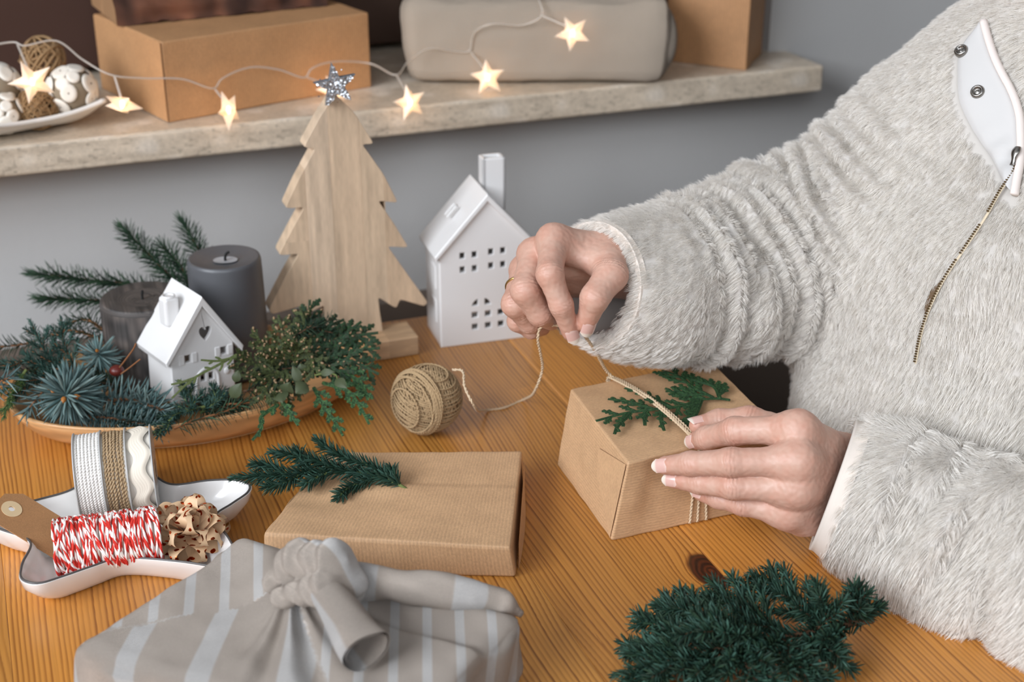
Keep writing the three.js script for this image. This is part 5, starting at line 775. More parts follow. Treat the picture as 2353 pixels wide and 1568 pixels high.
cedar('dark green cedar sprays at the right end of the dish', [
  { pts: [[0.1991, 0.048, -1.006], [0.2245, 0.069, -1.0184], [0.2442, 0.0729, -1.0246]], sub: 10 }, { pts: [[0.2028, 0.0511, -1.0061], [0.2158, 0.0753, -1.0248], [0.2199, 0.0892, -1.0358]], sub: 10 }, { pts: [[0.2046, 0.0501, -0.9991], [0.2376, 0.0668, -1.0006], [0.2647, 0.0695, -0.9975]], sub: 12 }, { pts: [[0.2032, 0.0492, -0.9933], [0.2372, 0.0616, -0.9864], [0.2607, 0.0647, -0.979]], sub: 12 }, { pts: [[0.2032, 0.0492, -0.9933], [0.2351, 0.0575, -0.9794], [0.2547, 0.0504, -0.9626]], sub: 12 }, { pts: [[0.2066, 0.0543, -1.0062], [0.2264, 0.0657, -0.9984], [0.2536, 0.0773, -1.0055]], sub: 10 },
  { pts: [[0.2, 0.0492, -0.9945], [0.2177, 0.0566, -0.9796], [0.231, 0.0495, -0.9653]], sub: 10 }].map((f) => ({ ...f, normal: face, len: 0.024 })), { seed: 202, s: 0.0023, color: CEDD.concat(CED), lift: 0.8, droop: 0.1, group: inDish, fork: 0.007, cones: 60 });
cedar('green cedar fronds hanging over the right rim to the table', [
  { pts: [[0.2126, 0.0443, -0.9756], [0.2284, 0.0426, -0.957], [0.2337, 0.035, -0.9395], [0.2365, 0.0267, -0.9285]], sub: 9, len: 0.012 }, { pts: [[0.2039, 0.0456, -0.9678], [0.2075, 0.0365, -0.9502], [0.2126, 0.0282, -0.9384], [0.2156, 0.021, -0.9278]], sub: 9, len: 0.012 }, { pts: [[0.2235, 0.0535, -0.9759], [0.2399, 0.0465, -0.9604], [0.2405, 0.0387, -0.9447]], sub: 9, len: 0.014 }, { pts: [[0.1777, 0.0418, -0.9582], [0.1812, 0.036, -0.9458], [0.1842, 0.0305, -0.9385]], sub: 5, len: 0.007 }, { pts: [[0.1736, 0.0425, -0.9543], [0.1583, 0.0382, -0.9462], [0.1564, 0.0331, -0.9386], [0.1487, 0.0261, -0.9357]], sub: 5, len: 0.007 }].map((f) => ({ ...f, normal: face })), { seed: 203, s: 0.0022, color: CED.concat(FRESH), group: inDish, fork: 0.006 });
cedar('thin yellow green cedar twig crossing in front of the cottage', [{ pts: [[0.1506, 0.0749, -0.9847], [0.1346, 0.0704, -0.9803], [0.1156, 0.064, -0.9774], [0.098, 0.0515, -0.9756]], sub: 4, len: 0.008, from: 0.2 }, { pts: [[0.1502, 0.0738, -0.9831], [0.1351, 0.0734, -0.9816], [0.123, 0.0757, -0.9826]], sub: 3, len: 0.006 }, { pts: [[0.1173, 0.0642, -0.978], [0.1074, 0.0625, -0.9774], [0.0991, 0.0607, -0.9797]], sub: 2, len: 0.005 }].map((f) => ({ ...f, normal: face })), { seed: 204, s: 0.0015, color: [[0.12, 0.145, 0.045], [0.09, 0.115, 0.038]], group: inDish, stem: std(0x8a7a45, 0.8) });
{ // pale leaves tucked into the arrangement
  const base = [0.1962, 0.0412, -0.9803], t = thing('leafy_sprig', base, 'pale olive green round leaves tucked in above the dish rim', 'sprig', inDish), lm = std(0x454e33, 0.6, { side: THREE.DoubleSide });
  const leaf = (a, b, w, bow, up) => { const A = v3(a), B = v3(b), d = B.clone().sub(A), L = d.length(); d.normalize(); const n = v3(up).clone().normalize(), S = new THREE.Vector3().crossVectors(d, n).normalize(), m = new THREE.Vector3().crossVectors(S, d); return sheet(10, 6, (u, v) => { const q = Math.sin(Math.PI * Math.pow(u, 0.8)) * w * (v - 0.5) * 2, p = A.clone().addScaledVector(d, L * u).addScaledVector(S, q).addScaledVector(m, bow * Math.sin(u * 3.14) - Math.abs(v - 0.5) * 0.25 * w); return p.toArray(); }, L, w); };
  for (const [a, b, w] of [[[0.1819, 0.0433, -0.9691], [0.1845, 0.0553, -0.9622], 0.006], [[0.1775, 0.0448, -0.9716], [0.1769, 0.044, -0.9538], 0.0065], [[0.1995, 0.0495, -0.9772], [0.1972, 0.0624, -0.9785], 0.006], [[0.2184, 0.0555, -0.9553], [0.224, 0.0539, -0.9407], 0.0042], [[0.2092, 0.0576, -0.9657], [0.2192, 0.0607, -0.9575], 0.003], [[0.1417, 0.0425, -0.9781], [0.1505, 0.0553, -0.9751], 0.005], [[0.1466, 0.0531, -0.9815], [0.1502, 0.063, -0.9825], 0.0035], [[0.194, 0.0509, -0.9682], [0.1904, 0.063, -0.9755], 0.004], [[0.1978, 0.0531, -0.962], [0.1874, 0.0491, -0.9546], 0.006]]) part(t, 'leaf', leaf(a, b, w, 0.0015, face), lm);
  part(t, 'stem', [tube([[0.2091, 0.057, -0.9655], [0.2195, 0.0585, -0.9564], [0.22, 0.0555, -0.9547]], 0.0006, 10, 5), tube([[0.1962, 0.0412, -0.9803], [0.1845, 0.045, -0.9725], [0.1819, 0.0433, -0.9691]], 0.0007, 10, 5), tube([[0.1962, 0.0412, -0.9803], [0.1981, 0.0487, -0.9715], [0.2001, 0.0517, -0.9722], [0.2091, 0.057, -0.9655]], 0.0007, 10, 5)], barkGreen);
}
{ // dried berry with two bare twigs
  const c = [0.0646, 0.0529, -1.036], t = thing('dried_berry', c, 'dark red dried berry with two thin twigs left of the cottage', 'berry');
  part(t, 'fruit', new THREE.SphereGeometry(0.0052, 20, 14).scale(1.1, 0.85, 1).translate(...c), phys(0x5c1e16, 0.4));
  part(t, 'twig', tube([[0.0661, 0.0541, -1.036], [0.0719, 0.0676, -1.0228], [0.078, 0.0794, -1.0144], [0.0794, 0.0845, -1.0105]], 0.0007, 10, 5), barkRed); part(t, 'twig', tube([[0.0663, 0.0498, -1.0338], [0.0734, 0.0615, -1.0192], [0.0807, 0.0737, -1.0047]], 0.0006, 10, 5), barkRed);
}
// sprig in the flat gift
sprig('green juniper sprig tucked under the flap of the flat gift', [
  { pts: [[0.2354, 0.0262, -0.8252], [0.2274, 0.031, -0.831], [0.2131, 0.034, -0.8412], [0.1965, 0.036, -0.849], [0.1762, 0.037, -0.8549], [0.1551, 0.0375, -0.8568], [0.1375, 0.038, -0.86], [0.1232, 0.039, -0.8623]], r0: 0.0013, density: 3000 },
  { pts: [[0.2278, 0.031, -0.8322], [0.2171, 0.038, -0.8434], [0.2007, 0.044, -0.8515], [0.1904, 0.049, -0.8591], [0.1833, 0.055, -0.8657]] }, { pts: [[0.1994, 0.036, -0.848], [0.1843, 0.042, -0.8549], [0.1693, 0.046, -0.8629], [0.1526, 0.049, -0.8701]] }, { pts: [[0.1764, 0.038, -0.8555], [0.17, 0.044, -0.8598], [0.1676, 0.05, -0.8625]] },
  { pts: [[0.2177, 0.033, -0.8375], [0.2058, 0.031, -0.8379], [0.1959, 0.03, -0.8359], [0.1874, 0.029, -0.8284]] }, { pts: [[0.1671, 0.037, -0.8557], [0.1536, 0.034, -0.851], [0.1424, 0.033, -0.8533]] }, { pts: [[0.158, 0.038, -0.856], [0.1478, 0.042, -0.8641], [0.1386, 0.044, -0.8664]] }, { pts: [[0.1876, 0.037, -0.8506], [0.1777, 0.036, -0.8484], [0.1677, 0.034, -0.8456]] }, { pts: [[0.2319, 0.029, -0.8304], [0.2288, 0.034, -0.8353], [0.2281, 0.037, -0.8378]] }], { seed: 301, name: 'juniper_sprig', len: 0.0098, density: 2900, ang: 0.72, whorl: true, r0: 0.001, needle: NEEDLE.juniper, color: JUNG, stem: barkGreen });
// cedar on the gift being tied
cedar('flat dark green cedar sprig lying on the gift under the twine', [
  { pts: [[0.4755, 0.0632, -0.8038], [0.4677, 0.0637, -0.808], [0.4555, 0.064, -0.8105]], s: 0.0021, sub: 0 },
  { pts: [[0.4689, 0.064, -0.8069], [0.4716, 0.066, -0.8221], [0.4633, 0.067, -0.834], [0.4569, 0.0665, -0.8455]], sub: 9, len: 0.014, side: 1 }, { pts: [[0.4651, 0.064, -0.8098], [0.4574, 0.066, -0.826], [0.4546, 0.067, -0.8452], [0.4487, 0.066, -0.861]], sub: 9, len: 0.022 }, { pts: [[0.4585, 0.064, -0.8108], [0.4496, 0.065, -0.8211], [0.4353, 0.066, -0.8282]], sub: 8, len: 0.014 },
  { pts: [[0.4555, 0.064, -0.8105], [0.4332, 0.066, -0.8029], [0.4127, 0.067, -0.8035], [0.3938, 0.066, -0.807], [0.3703, 0.064, -0.8072]], sub: 11, len: 0.021 }, { pts: [[0.4555, 0.064, -0.8105], [0.4415, 0.0645, -0.7919], [0.4261, 0.064, -0.7741]], sub: 9, len: 0.016, side: 1 }, { pts: [[0.4273, 0.066, -0.8051], [0.4208, 0.067, -0.8203], [0.4159, 0.067, -0.8319], [0.4094, 0.066, -0.8435]], sub: 7, len: 0.008 }, { pts: [[0.4135, 0.066, -0.8053], [0.4031, 0.067, -0.8196], [0.3907, 0.066, -0.8316]], sub: 8, len: 0.009 }, { pts: [[0.3967, 0.066, -0.8059], [0.3806, 0.065, -0.7929], [0.3743, 0.064, -0.7849]], sub: 5, len: 0.006 }, { pts: [[0.4185, 0.066, -0.8012], [0.4119, 0.065, -0.7879], [0.4087, 0.064, -0.7773]], sub: 4, len: 0.005 }, { pts: [[0.4089, 0.066, -0.8041], [0.4025, 0.065, -0.7951], [0.3996, 0.064, -0.789]], sub: 3, len: 0.004 }], { seed: 302, s: 0.0024, color: CED, floor: 0.0635, lift: 0.15, fork: 0.0085 });
// bunch at the lower right, out of focus
sprig('bushy dark green juniper bunch lying at the front edge of the table', [
  { pts: [[0.4606, 0.016, -0.5914], [0.4459, 0.018, -0.5907], [0.4202, 0.02, -0.5891], [0.3898, 0.022, -0.5885], [0.3555, 0.024, -0.5897], [0.3227, 0.022, -0.5918], [0.2951, 0.012, -0.6032]], r0: 0.0024, twigs: 12, twigLen: 0.04, density: 2600 },
  { pts: [[0.4263, 0.02, -0.5891], [0.4205, 0.028, -0.6006], [0.4114, 0.034, -0.6167], [0.3998, 0.038, -0.6314]], twigs: 7, twigLen: 0.02 }, { pts: [[0.3973, 0.02, -0.5908], [0.3872, 0.03, -0.6055], [0.3793, 0.033, -0.6183], [0.3664, 0.034, -0.6275]], twigs: 9, twigLen: 0.024 }, { pts: [[0.3671, 0.024, -0.5897], [0.3559, 0.03, -0.6127], [0.3488, 0.03, -0.6272], [0.339, 0.026, -0.6394]], twigs: 10, twigLen: 0.024 }, { pts: [[0.4464, 0.018, -0.5915], [0.4483, 0.03, -0.5918], [0.4507, 0.04, -0.5949]], twigs: 5, twigLen: 0.012 }, { pts: [[0.4414, 0.018, -0.5933], [0.4566, 0.022, -0.5936], [0.4636, 0.024, -0.5942]], twigs: 4, twigLen: 0.01 },
  { pts: [[0.3507, 0.024, -0.5915], [0.3381, 0.026, -0.6114], [0.3312, 0.024, -0.6263], [0.3204, 0.02, -0.6325]], twigs: 8, twigLen: 0.02 }, { pts: [[0.3406, 0.022, -0.5937], [0.32, 0.02, -0.6089], [0.3074, 0.014, -0.6177]], twigs: 8, twigLen: 0.018 }, { pts: [[0.4202, 0.02, -0.5891], [0.4111, 0.02, -0.5698], [0.4227, 0.012, -0.5679]], twigs: 6, twigLen: 0.018 }, { pts: [[0.3958, 0.022, -0.5885], [0.3888, 0.022, -0.5623], [0.4008, 0.014, -0.5476]], twigs: 7, twigLen: 0.02 }, { pts: [[0.3685, 0.022, -0.5921], [0.3597, 0.024, -0.5664], [0.3628, 0.016, -0.5511]], twigs: 8, twigLen: 0.022 }, { pts: [[0.3464, 0.022, -0.5938], [0.3312, 0.022, -0.5757], [0.3301, 0.014, -0.5621]], twigs: 8, twigLen: 0.022 }, { pts: [[0.324, 0.02, -0.5941], [0.3076, 0.016, -0.5887], [0.295, 0.01, -0.5849]], twigs: 7, twigLen: 0.02 }, { pts: [[0.385, 0.022, -0.5903], [0.355, 0.036, -0.5903], [0.3381, 0.036, -0.6013]], twigs: 9, twigLen: 0.022 }, { pts: [[0.4202, 0.02, -0.5891], [0.4264, 0.034, -0.5916], [0.4224, 0.04, -0.5959]], twigs: 6, twigLen: 0.015 }],
  { seed: 303, name: 'juniper_bunch', category: 'evergreen bunch', len: 0.0098, density: 2500, ang: 0.75, whorl: true, needle: NEEDLE.juniper, color: JUNG.concat(DARK), rise: 0.4, floor: 0.004 });
// ---------------------------------------------------------------- the person: hands and body as one skin, a plush jacket over it
{
  const base = [0.6886, 0.056, -0.7534], t = thing('person', [base[0], -0.75, base[2]], 'person in white plush zip jacket tying a brown paper gift with both hands', 'person');
  // chains of joints: [point, radius]
  const bones = (ch) => ch.slice(1).map((b, i) => cap(ch[i][0], b[0], ch[i][1], b[1]));
  const NL = {
    index: [[[0.4613, 0.0979, -0.6921], 0.0094], [[0.4314, 0.0876, -0.7208], 0.0091], [[0.4228, 0.0734, -0.7418], 0.0077], [[0.4211, 0.0673, -0.7512], 0.0066]],
    middle: [[[0.4543, 0.0833, -0.6771], 0.0096], [[0.4154, 0.0801, -0.6961], 0.0091], [[0.3982, 0.0709, -0.7182], 0.0077], [[0.3873, 0.0644, -0.7321], 0.0063]],
    ring: [[[0.4531, 0.0645, -0.6742], 0.0092], [[0.4179, 0.0624, -0.6948], 0.0085], [[0.4048, 0.0564, -0.7157], 0.0072], [[0.3936, 0.0532, -0.7301], 0.0059]],
    pinky: [[[0.4515, 0.0444, -0.6792], 0.0089], [[0.4273, 0.0457, -0.6972], 0.0074], [[0.4175, 0.0439, -0.7118], 0.0064], [[0.4109, 0.0429, -0.7233], 0.0055]],
    thumb: [[[0.4873, 0.0697, -0.7214], 0.013], [[0.4595, 0.0765, -0.7493], 0.0094], [[0.4425, 0.0731, -0.7612], 0.008], [[0.4273, 0.0718, -0.7628], 0.0064]],
  };
  const NR = {
    index: [[[0.3629, 0.1782, -0.8721], 0.0106], [[0.3465, 0.1673, -0.8389], 0.009], [[0.353, 0.1453, -0.8328], 0.0079], [[0.361, 0.1235, -0.8344], 0.0064]],
    middle: [[[0.3525, 0.165, -0.8825], 0.0108], [[0.3338, 0.1516, -0.8525], 0.0099], [[0.3448, 0.1323, -0.8519], 0.0084], [[0.3584, 0.12, -0.8643], 0.007]],
    ring: [[[0.3508, 0.1481, -0.8961], 0.0102], [[0.3308, 0.1368, -0.8652], 0.0092], [[0.3438, 0.1182, -0.8701], 0.0075], [[0.3586, 0.1095, -0.8814], 0.0066]],
    pinky: [[[0.3592, 0.1266, -0.913], 0.009], [[0.3409, 0.1141, -0.8845], 0.0076], [[0.351, 0.1062, -0.8838], 0.0067], [[0.3638, 0.101, -0.8941], 0.006]],
    thumb: [[[0.4008, 0.166, -0.8623], 0.013], [[0.3919, 0.1612, -0.8363], 0.0116], [[0.3748, 0.151, -0.8249], 0.0098], [[0.3708, 0.131, -0.8296], 0.0072]],
  };
  const palmL = [cap([0.4603, 0.0988, -0.6906], [0.5072, 0.0613, -0.7039], 0.0104, 0.0145), cap([0.4528, 0.0848, -0.6748], [0.5013, 0.0536, -0.6965], 0.0108, 0.0145), cap([0.4521, 0.0655, -0.6728], [0.4979, 0.0425, -0.6935], 0.0104, 0.0145), cap([0.4515, 0.0444, -0.6792], [0.4954, 0.0292, -0.6927], 0.0096, 0.0145), cap([0.4661, 0.0777, -0.6957], [0.5018, 0.0429, -0.7099], 0.013, 0.016), cap([0.4627, 0.0605, -0.6862], [0.4951, 0.0325, -0.7003], 0.012, 0.015), cap([0.466, 0.0328, -0.6833], [0.4927, 0.0238, -0.6923], 0.0105, 0.0135), cap([0.5075, 0.0597, -0.703], [0.5366, 0.0492, -0.6727], 0.0155, 0.021), cap([0.4961, 0.0302, -0.6929], [0.5277, 0.028, -0.6658], 0.0155, 0.021), cap([0.5019, 0.0453, -0.6981], [0.5321, 0.0386, -0.6692], 0.017, 0.022)];
  const palmR = [cap([0.3629, 0.1782, -0.8721], [0.41, 0.1617, -0.8755], 0.0106, 0.0135), cap([0.3533, 0.1636, -0.8862], [0.4111, 0.1529, -0.8826], 0.0104, 0.0135), cap([0.3525, 0.1459, -0.9014], [0.4155, 0.1415, -0.893], 0.01, 0.0135), cap([0.3592, 0.1266, -0.913], [0.4209, 0.1294, -0.9027], 0.0095, 0.0135), cap([0.3667, 0.1559, -0.8892], [0.4061, 0.1506, -0.8775], 0.011, 0.014), cap([0.3668, 0.1369, -0.9034], [0.4096, 0.1398, -0.8886], 0.011, 0.014), cap([0.3756, 0.1673, -0.8619], [0.3946, 0.1633, -0.8528], 0.0066, 0.0105), cap([0.4098, 0.1623, -0.8759], [0.4613, 0.1397, -0.8806], 0.0135, 0.021), cap([0.4152, 0.1393, -0.8861], [0.4615, 0.1253, -0.8794], 0.0135, 0.02)];
  const knuckle = (F, nrm) => { // fine creases over the finger joints
    const J = []; for (const k of ['index', 'middle', 'ring', 'pinky', 'thumb']) for (const i of [1, 2]) { const c = v3(F[k][i][0]), d = v3(F[k][i + 1] ? F[k][i + 1][0] : F[k][i][0]).sub(v3(F[k][i - 1][0])).normalize(); J.push([c.x, c.y, c.z, d.x, d.y, d.z, i === 1 ? 0.00018 : 0.0001]); }
    return (x, y, z) => { let a = 0; for (const j of J) { const X = x - j[0], Y = y - j[1], Z = z - j[2], r2 = X * X + Y * Y + Z * Z; if (r2 > 0.00025) continue; const s = X * j[3] + Y * j[4] + Z * j[5], w = Math.exp(-s * s / 0.000018); a += j[6] * w * Math.sin(s * 2500 + 0.8 * Math.sin(Y * 900)); } return a; };
  };
  const hand = (F, palm, kp, kx) => {
    const fingers = ['index', 'middle', 'ring', 'pinky', 'thumb'].map((k) => bones(F[k])), kn = knuckle(F);
    return (x, y, z) => {
      let p = 1; for (const f of palm) { const d = f(x, y, z); p = p > 0.5 ? d : smin(p, d, 0.011); }
      let u = 1;
      fingers.forEach((B, i) => { let d = 1; for (const f of B) { const e = f(x, y, z); d = d > 0.5 ? e : smin(d, e, 0.004); } u = u > 0.5 ? d : smin(u, d, kx); });
      return smin(p, u, kp) + kn(x, y, z) + 0.00025 * noise(x * 320, y * 320, z * 320);
    };
  };
  const boundsOf = (F, extra, m) => { const lo = [9, 9, 9], hi = [-9, -9, -9]; for (const k in F) for (const [p] of F[k]) p.forEach((c, i) => { lo[i] = Math.min(lo[i], c - m); hi[i] = Math.max(hi[i], c + m); }); for (const p of extra) p.forEach((c, i) => { lo[i] = Math.min(lo[i], c - m); hi[i] = Math.max(hi[i], c + m); }); return [lo, hi]; };
  const [l0, l1] = boundsOf(NL, [[0.5152, 0.0493, -0.6867]], 0.019), [r0, r1] = boundsOf(NR, [[0.4362, 0.1457, -0.8813]], 0.019);
  const handL = nets(hand(NL, palmL, 0.014, 0.0016), l0, l1, 0.0011), handR = nets(hand(NR, palmR, 0.01, 0.0018), r0, r1, 0.0011);
  // arms, trunk, neck and head under the clothes
  const S = { sh: [0.7054, 0.2196, -0.8621], el: [0.583, 0.1269, -0.8869], wr: [0.4408, 0.1409, -0.8831], shL: [0.7099, 0.2132, -0.6339], elL: [0.6135, 0.0104, -0.554], wrL: [0.5129, 0.0424, -0.6819], ch: [0.7435, 0.1688, -0.7876], be: [0.7307, -0.0389, -0.7382], nk: [0.7539, 0.318, -0.7858], hd: [0.7561, 0.4293, -0.8157] };
  // the head is bowed over the hands: face axis f, sideways axis r, upward axis u
  const fA = new THREE.Vector3(-0.9, -0.4, 0.12).normalize(), rA = new THREE.Vector3(0, 1, 0).cross(fA).normalize(), uA = fA.clone().cross(rA), hp = (a, b, c) => v3(S.hd).addScaledVector(fA, a).addScaledVector(rA, b).addScaledVector(uA, c).toArray();
  const nose = hp(0.093, 0, -0.022);
  const trunk = [cap(S.wr, S.el, 0.023, 0.036), cap(S.el, S.sh, 0.036, 0.045), cap(S.wrL, S.elL, 0.022, 0.034), cap(S.elL, S.shL, 0.034, 0.045), cap(S.sh, S.shL, 0.05, 0.05), cap(S.ch, S.be, 0.085, 0.085), cap(S.sh, S.ch, 0.06, 0.08), cap(S.shL, S.ch, 0.06, 0.08), cap(S.ch, S.nk, 0.06, 0.045), cap(S.nk, [S.hd[0], S.hd[1] - 0.05, S.hd[2]], 0.046, 0.05), cap(S.hd, [S.hd[0] + 0.015, S.hd[1] + 0.03, S.hd[2]], 0.075, 0.082), cap(hp(0.042, 0, -0.085), S.hd, 0.036, 0.07), cap(nose, hp(0.076, 0, 0.014), 0.011, 0.008), cap(hp(0.07, -0.014, -0.052), hp(0.07, 0.014, -0.052), 0.013, 0.013), cap(hp(0.062, -0.035, 0.022), hp(0.062, 0.035, 0.022), 0.012, 0.012), cap(hp(-0.005, 0.076, -0.012), hp(-0.008, 0.08, 0.018), 0.011, 0.015), cap(hp(-0.005, -0.076, -0.012), hp(-0.008, -0.08, 0.018), 0.011, 0.015)];
  const body = nets((x, y, z) => { let d = 1; for (const f of trunk) d = smin(d, f(x, y, z), 0.02); return d; }, [0.4, -0.2, -1.12], [0.98, 0.66, -0.3], 0.008);
  const skinTint = (g) => { // redder over knuckles and finger ends: the colour of the skin itself
    const p = g.attributes.position, c = new Float32Array(p.count * 3), hot = []; for (const F of [NL, NR]) for (const k in F) { hot.push([...F[k][1][0], 0.011, 0.5], [...F[k][2][0], 0.009, 0.4], [...F[k][3][0], 0.01, 0.8], [...F[k][0][0], 0.013, 0.5]); }
    for (let i = 0; i < p.count; i++) { const x = p.getX(i), y = p.getY(i), z = p.getZ(i); let h = 0; for (const q of hot) { const X = x - q[0], Y = y - q[1], Z = z - q[2], r = (X * X + Y * Y + Z * Z) / (q[3] * q[3]); if (r < 4) h = Math.max(h, q[4] * Math.exp(-r)); } h += 0.35 * noise(x * 120, y * 120, z * 120) + 0.2 * noise(x * 420, y * 420, z * 420); h = clamp(h, -0.4, 0.9); c[i * 3] = lerp(0.58, 0.54, h); c[i * 3 + 1] = lerp(0.345, 0.23, h); c[i * 3 + 2] = lerp(0.26, 0.155, h); }
    g.setAttribute('color', new THREE.BufferAttribute(c, 3)); return g;
  };
  const skin = phys(0xffffff, 0.48, { vertexColors: true, sheen: 0.25, sheenRoughness: 0.6, sheenColor: new THREE.Color(0.9, 0.6, 0.5) });
  part(t, 'body', [handL, handR, body].map(skinTint), skin);
  // nails
  const nail = (F, k, nv, w, L, free, back = 0.2) => { const c = F[k], a = v3(c[2][0]), b = v3(c[3][0]), d = b.clone().sub(a).normalize(), n = v3(nv).clone(); n.addScaledVector(d, -n.dot(d)).normalize(); const s = new THREE.Vector3().crossVectors(d, n), r = c[3][1] * 1.0, o = b.clone().addScaledVector(d, c[3][1] * 0.95 + free * 0.45 - L);
    const f = (u, v) => { const e = (v - 0.5) * 2, ang = e * w / r * 0.5, rr = r * (1.035 + 0.02 * Math.sin(u * 3.14)), edge = u > 0.8 ? (u - 0.8) / 0.2 : 0, along = u * L - (u < 0.3 ? (0.3 - u) * e * e * -0.004 : 0) - edge * e * e * free * 0.9; return o.clone().addScaledVector(d, along).addScaledVector(n, Math.cos(ang) * rr - 0.0005 * u * u).addScaledVector(s, Math.sin(ang) * rr).toArray(); };
    const col = (u, v) => { const q = 1 - free / L, k2 = sstep(q - 0.04 + 0.03 * Math.abs(v - 0.5), q + 0.04, u), lun = (1 - sstep(0.1, 0.24, u)) * 0.5; return [lerp(lerp(0.68, 0.78, lun), 0.76, k2), lerp(lerp(0.42, 0.6, lun), 0.66, k2), lerp(lerp(0.36, 0.52, lun), 0.56, k2)]; };
    part(t, 'fingernail', sheet(16, 12, f, L, w, col), phys(0xffffff, 0.22, { vertexColors: true, side: THREE.DoubleSide, clearcoat: 0.4, clearcoatRoughness: 0.15 })); };
  for (const sgn of [-1, 1]) { const e = hp(0.066, sgn * 0.032, 0.002), m = part(t, 'eye', new THREE.SphereGeometry(0.0125, 20, 14).translate(...e), phys(0xf2eeea, 0.15)), pu = hp(0.0765, sgn * 0.032, -0.001); part(m, 'iris', new THREE.SphereGeometry(0.0045, 14, 10).translate(...pu), phys(0x3a2a1e, 0.15)); part(t, 'eyebrow', tube([hp(0.073, sgn * 0.014, 0.026), hp(0.074, sgn * 0.032, 0.031), hp(0.064, sgn * 0.052, 0.026)], 0.0035, 12, 6), std(0x4a3626, 0.9)); }
  part(t, 'lips', tube([hp(0.074, -0.022, -0.052), hp(0.084, -0.008, -0.05), hp(0.085, 0.008, -0.05), hp(0.074, 0.022, -0.052)], 0.0052, 20, 8), phys(0xb5675f, 0.45));
  part(t, 'hair', nets((x, y, z) => { const a = cap(hp(-0.022, 0, 0.03), hp(-0.01, 0, 0.045), 0.094, 0.09)(x, y, z), b = cap(hp(-0.06, 0, 0), hp(-0.07, 0, -0.12), 0.07, 0.04)(x, y, z), fx = (x - S.hd[0]) * fA.x + (y - S.hd[1]) * fA.y + (z - S.hd[2]) * fA.z, uy = (x - S.hd[0]) * uA.x + (y - S.hd[1]) * uA.y + (z - S.hd[2]) * uA.z; return Math.max(smin(a, b, 0.03) + 0.0015 * Math.sin(z * 500 + y * 120), fx - 0.035 - 0.5 * (uy - 0.055), 0.012 - Math.abs(fx + 9)); }, [S.hd[0] - 0.14, S.hd[1] - 0.2, S.hd[2] - 0.14], [S.hd[0] + 0.16, S.hd[1] + 0.17, S.hd[2] + 0.14], 0.005), std(0x4d3726, 0.7));
  nail(NL, 'middle', [-0.12, 0.5, 0.85], 0.0098, 0.0125, 0.0032, 0.9); nail(NL, 'ring', [-0.12, 0.35, 0.9], 0.0088, 0.0115, 0.003, 0.9); nail(NL, 'index', [-0.75, 0.35, 0.6], 0.0095, 0.0105, 0.0024, 0.6); nail(NL, 'pinky', [-0.1, 0.35, 0.9], 0.0075, 0.0095, 0.0024, 0.9); nail(NL, 'thumb', [-0.2, 0.95, -0.1], 0.011, 0.012, 0.003, 0.7);
  nail(NR, 'index', [-0.25, 0.3, 0.9], 0.0098, 0.0125, 0.0034, 0.9); nail(NR, 'thumb', [0.1, 0.35, 0.9], 0.0115, 0.013, 0.0032, 0.6);
  { const a = v3(NR.ring[0][0]), b = v3(NR.ring[1][0]), c = a.clone().lerp(b, 0.55), g = new THREE.TorusGeometry(0.0098, 0.0011, 10, 40).applyQuaternion(new THREE.Quaternion().setFromUnitVectors(new THREE.Vector3(0, 0, 1), b.clone().sub(a).normalize())).translate(c.x, c.y, c.z); part(t, 'finger_ring', g, std(0xc8a668, 0.3, { metalness: 1 }), { label: 'thin gold ring on the ring finger' }); }
  // ---- the jacket
  const RS = [[[0.3808, 0.1401, -0.8761], 0.0375], [[0.407, 0.1382, -0.8711], 0.0405], [[0.4431, 0.1325, -0.8722], 0.0515], [[0.5027, 0.1262, -0.8877], 0.0585], [[0.5542, 0.1269, -0.8978], 0.063], [[0.5927, 0.1311, -0.897], 0.0675], [[0.6296, 0.1581, -0.8785], 0.0705], [[0.6655, 0.197, -0.8686], 0.0695], [[0.6947, 0.2249, -0.857], 0.0715], [[0.7258, 0.265, -0.8353], 0.07], [[0.7549, 0.2995, -0.7999], 0.068]];
  const LS = [[[0.4961, 0.0489, -0.6961], 0.0375], [[0.5118, 0.0449, -0.6706], 0.0452], [[0.5323, 0.0413, -0.6411], 0.0505], [[0.5546, 0.0321, -0.6105], 0.057], [[0.5844, 0.0187, -0.5774], 0.062], [[0.6228, 0.0054, -0.548], 0.066], [[0.6639, 0.1166, -0.569], 0.075], [[0.7151, 0.2132, -0.632], 0.08]];
  const TR = [[[0.6695, 0.1305, -0.8441], 0.088], [[0.6489, 0.0073, -0.7918], 0.09], [[0.6481, -0.1651, -0.7433], 0.1]], TF = [[[0.7093, 0.228, -0.8177], 0.075], [[0.6953, 0.1359, -0.7722], 0.105], [[0.6814, 0.0115, -0.7345], 0.115], [[0.6911, -0.1467, -0.7007], 0.12]], TB = [[[0.7647, 0.2424, -0.7449], 0.1], [[0.7582, 0.1024, -0.7026], 0.13], [[0.7436, -0.1012, -0.6442], 0.14]];
  const chain = (ch) => { const B = bones(ch), len = [0]; for (let i = 1; i < ch.length; i++) len.push(len[i - 1] + v3(ch[i][0]).distanceTo(v3(ch[i - 1][0]))); const P = ch.map((c) => c[0]); return { B, d(x, y, z, k) { let d = 1; for (const f of B) { const e = f(x, y, z); d = d > 0.5 ? e : smin(d, e, k); } return d; }, s(x, y, z) { let best = 9, s = 0; for (let i = 0; i < B.length; i++) { const e = B[i](x, y, z); if (e < best) { best = e; const a = P[i], b = P[i + 1], dx = b[0] - a[0], dy = b[1] - a[1], dz = b[2] - a[2], q = dx * dx + dy * dy + dz * dz; s = len[i] + Math.sqrt(q) * clamp(((x - a[0]) * dx + (y - a[1]) * dy + (z - a[2]) * dz) / q, 0, 1); } } return s; } }; };
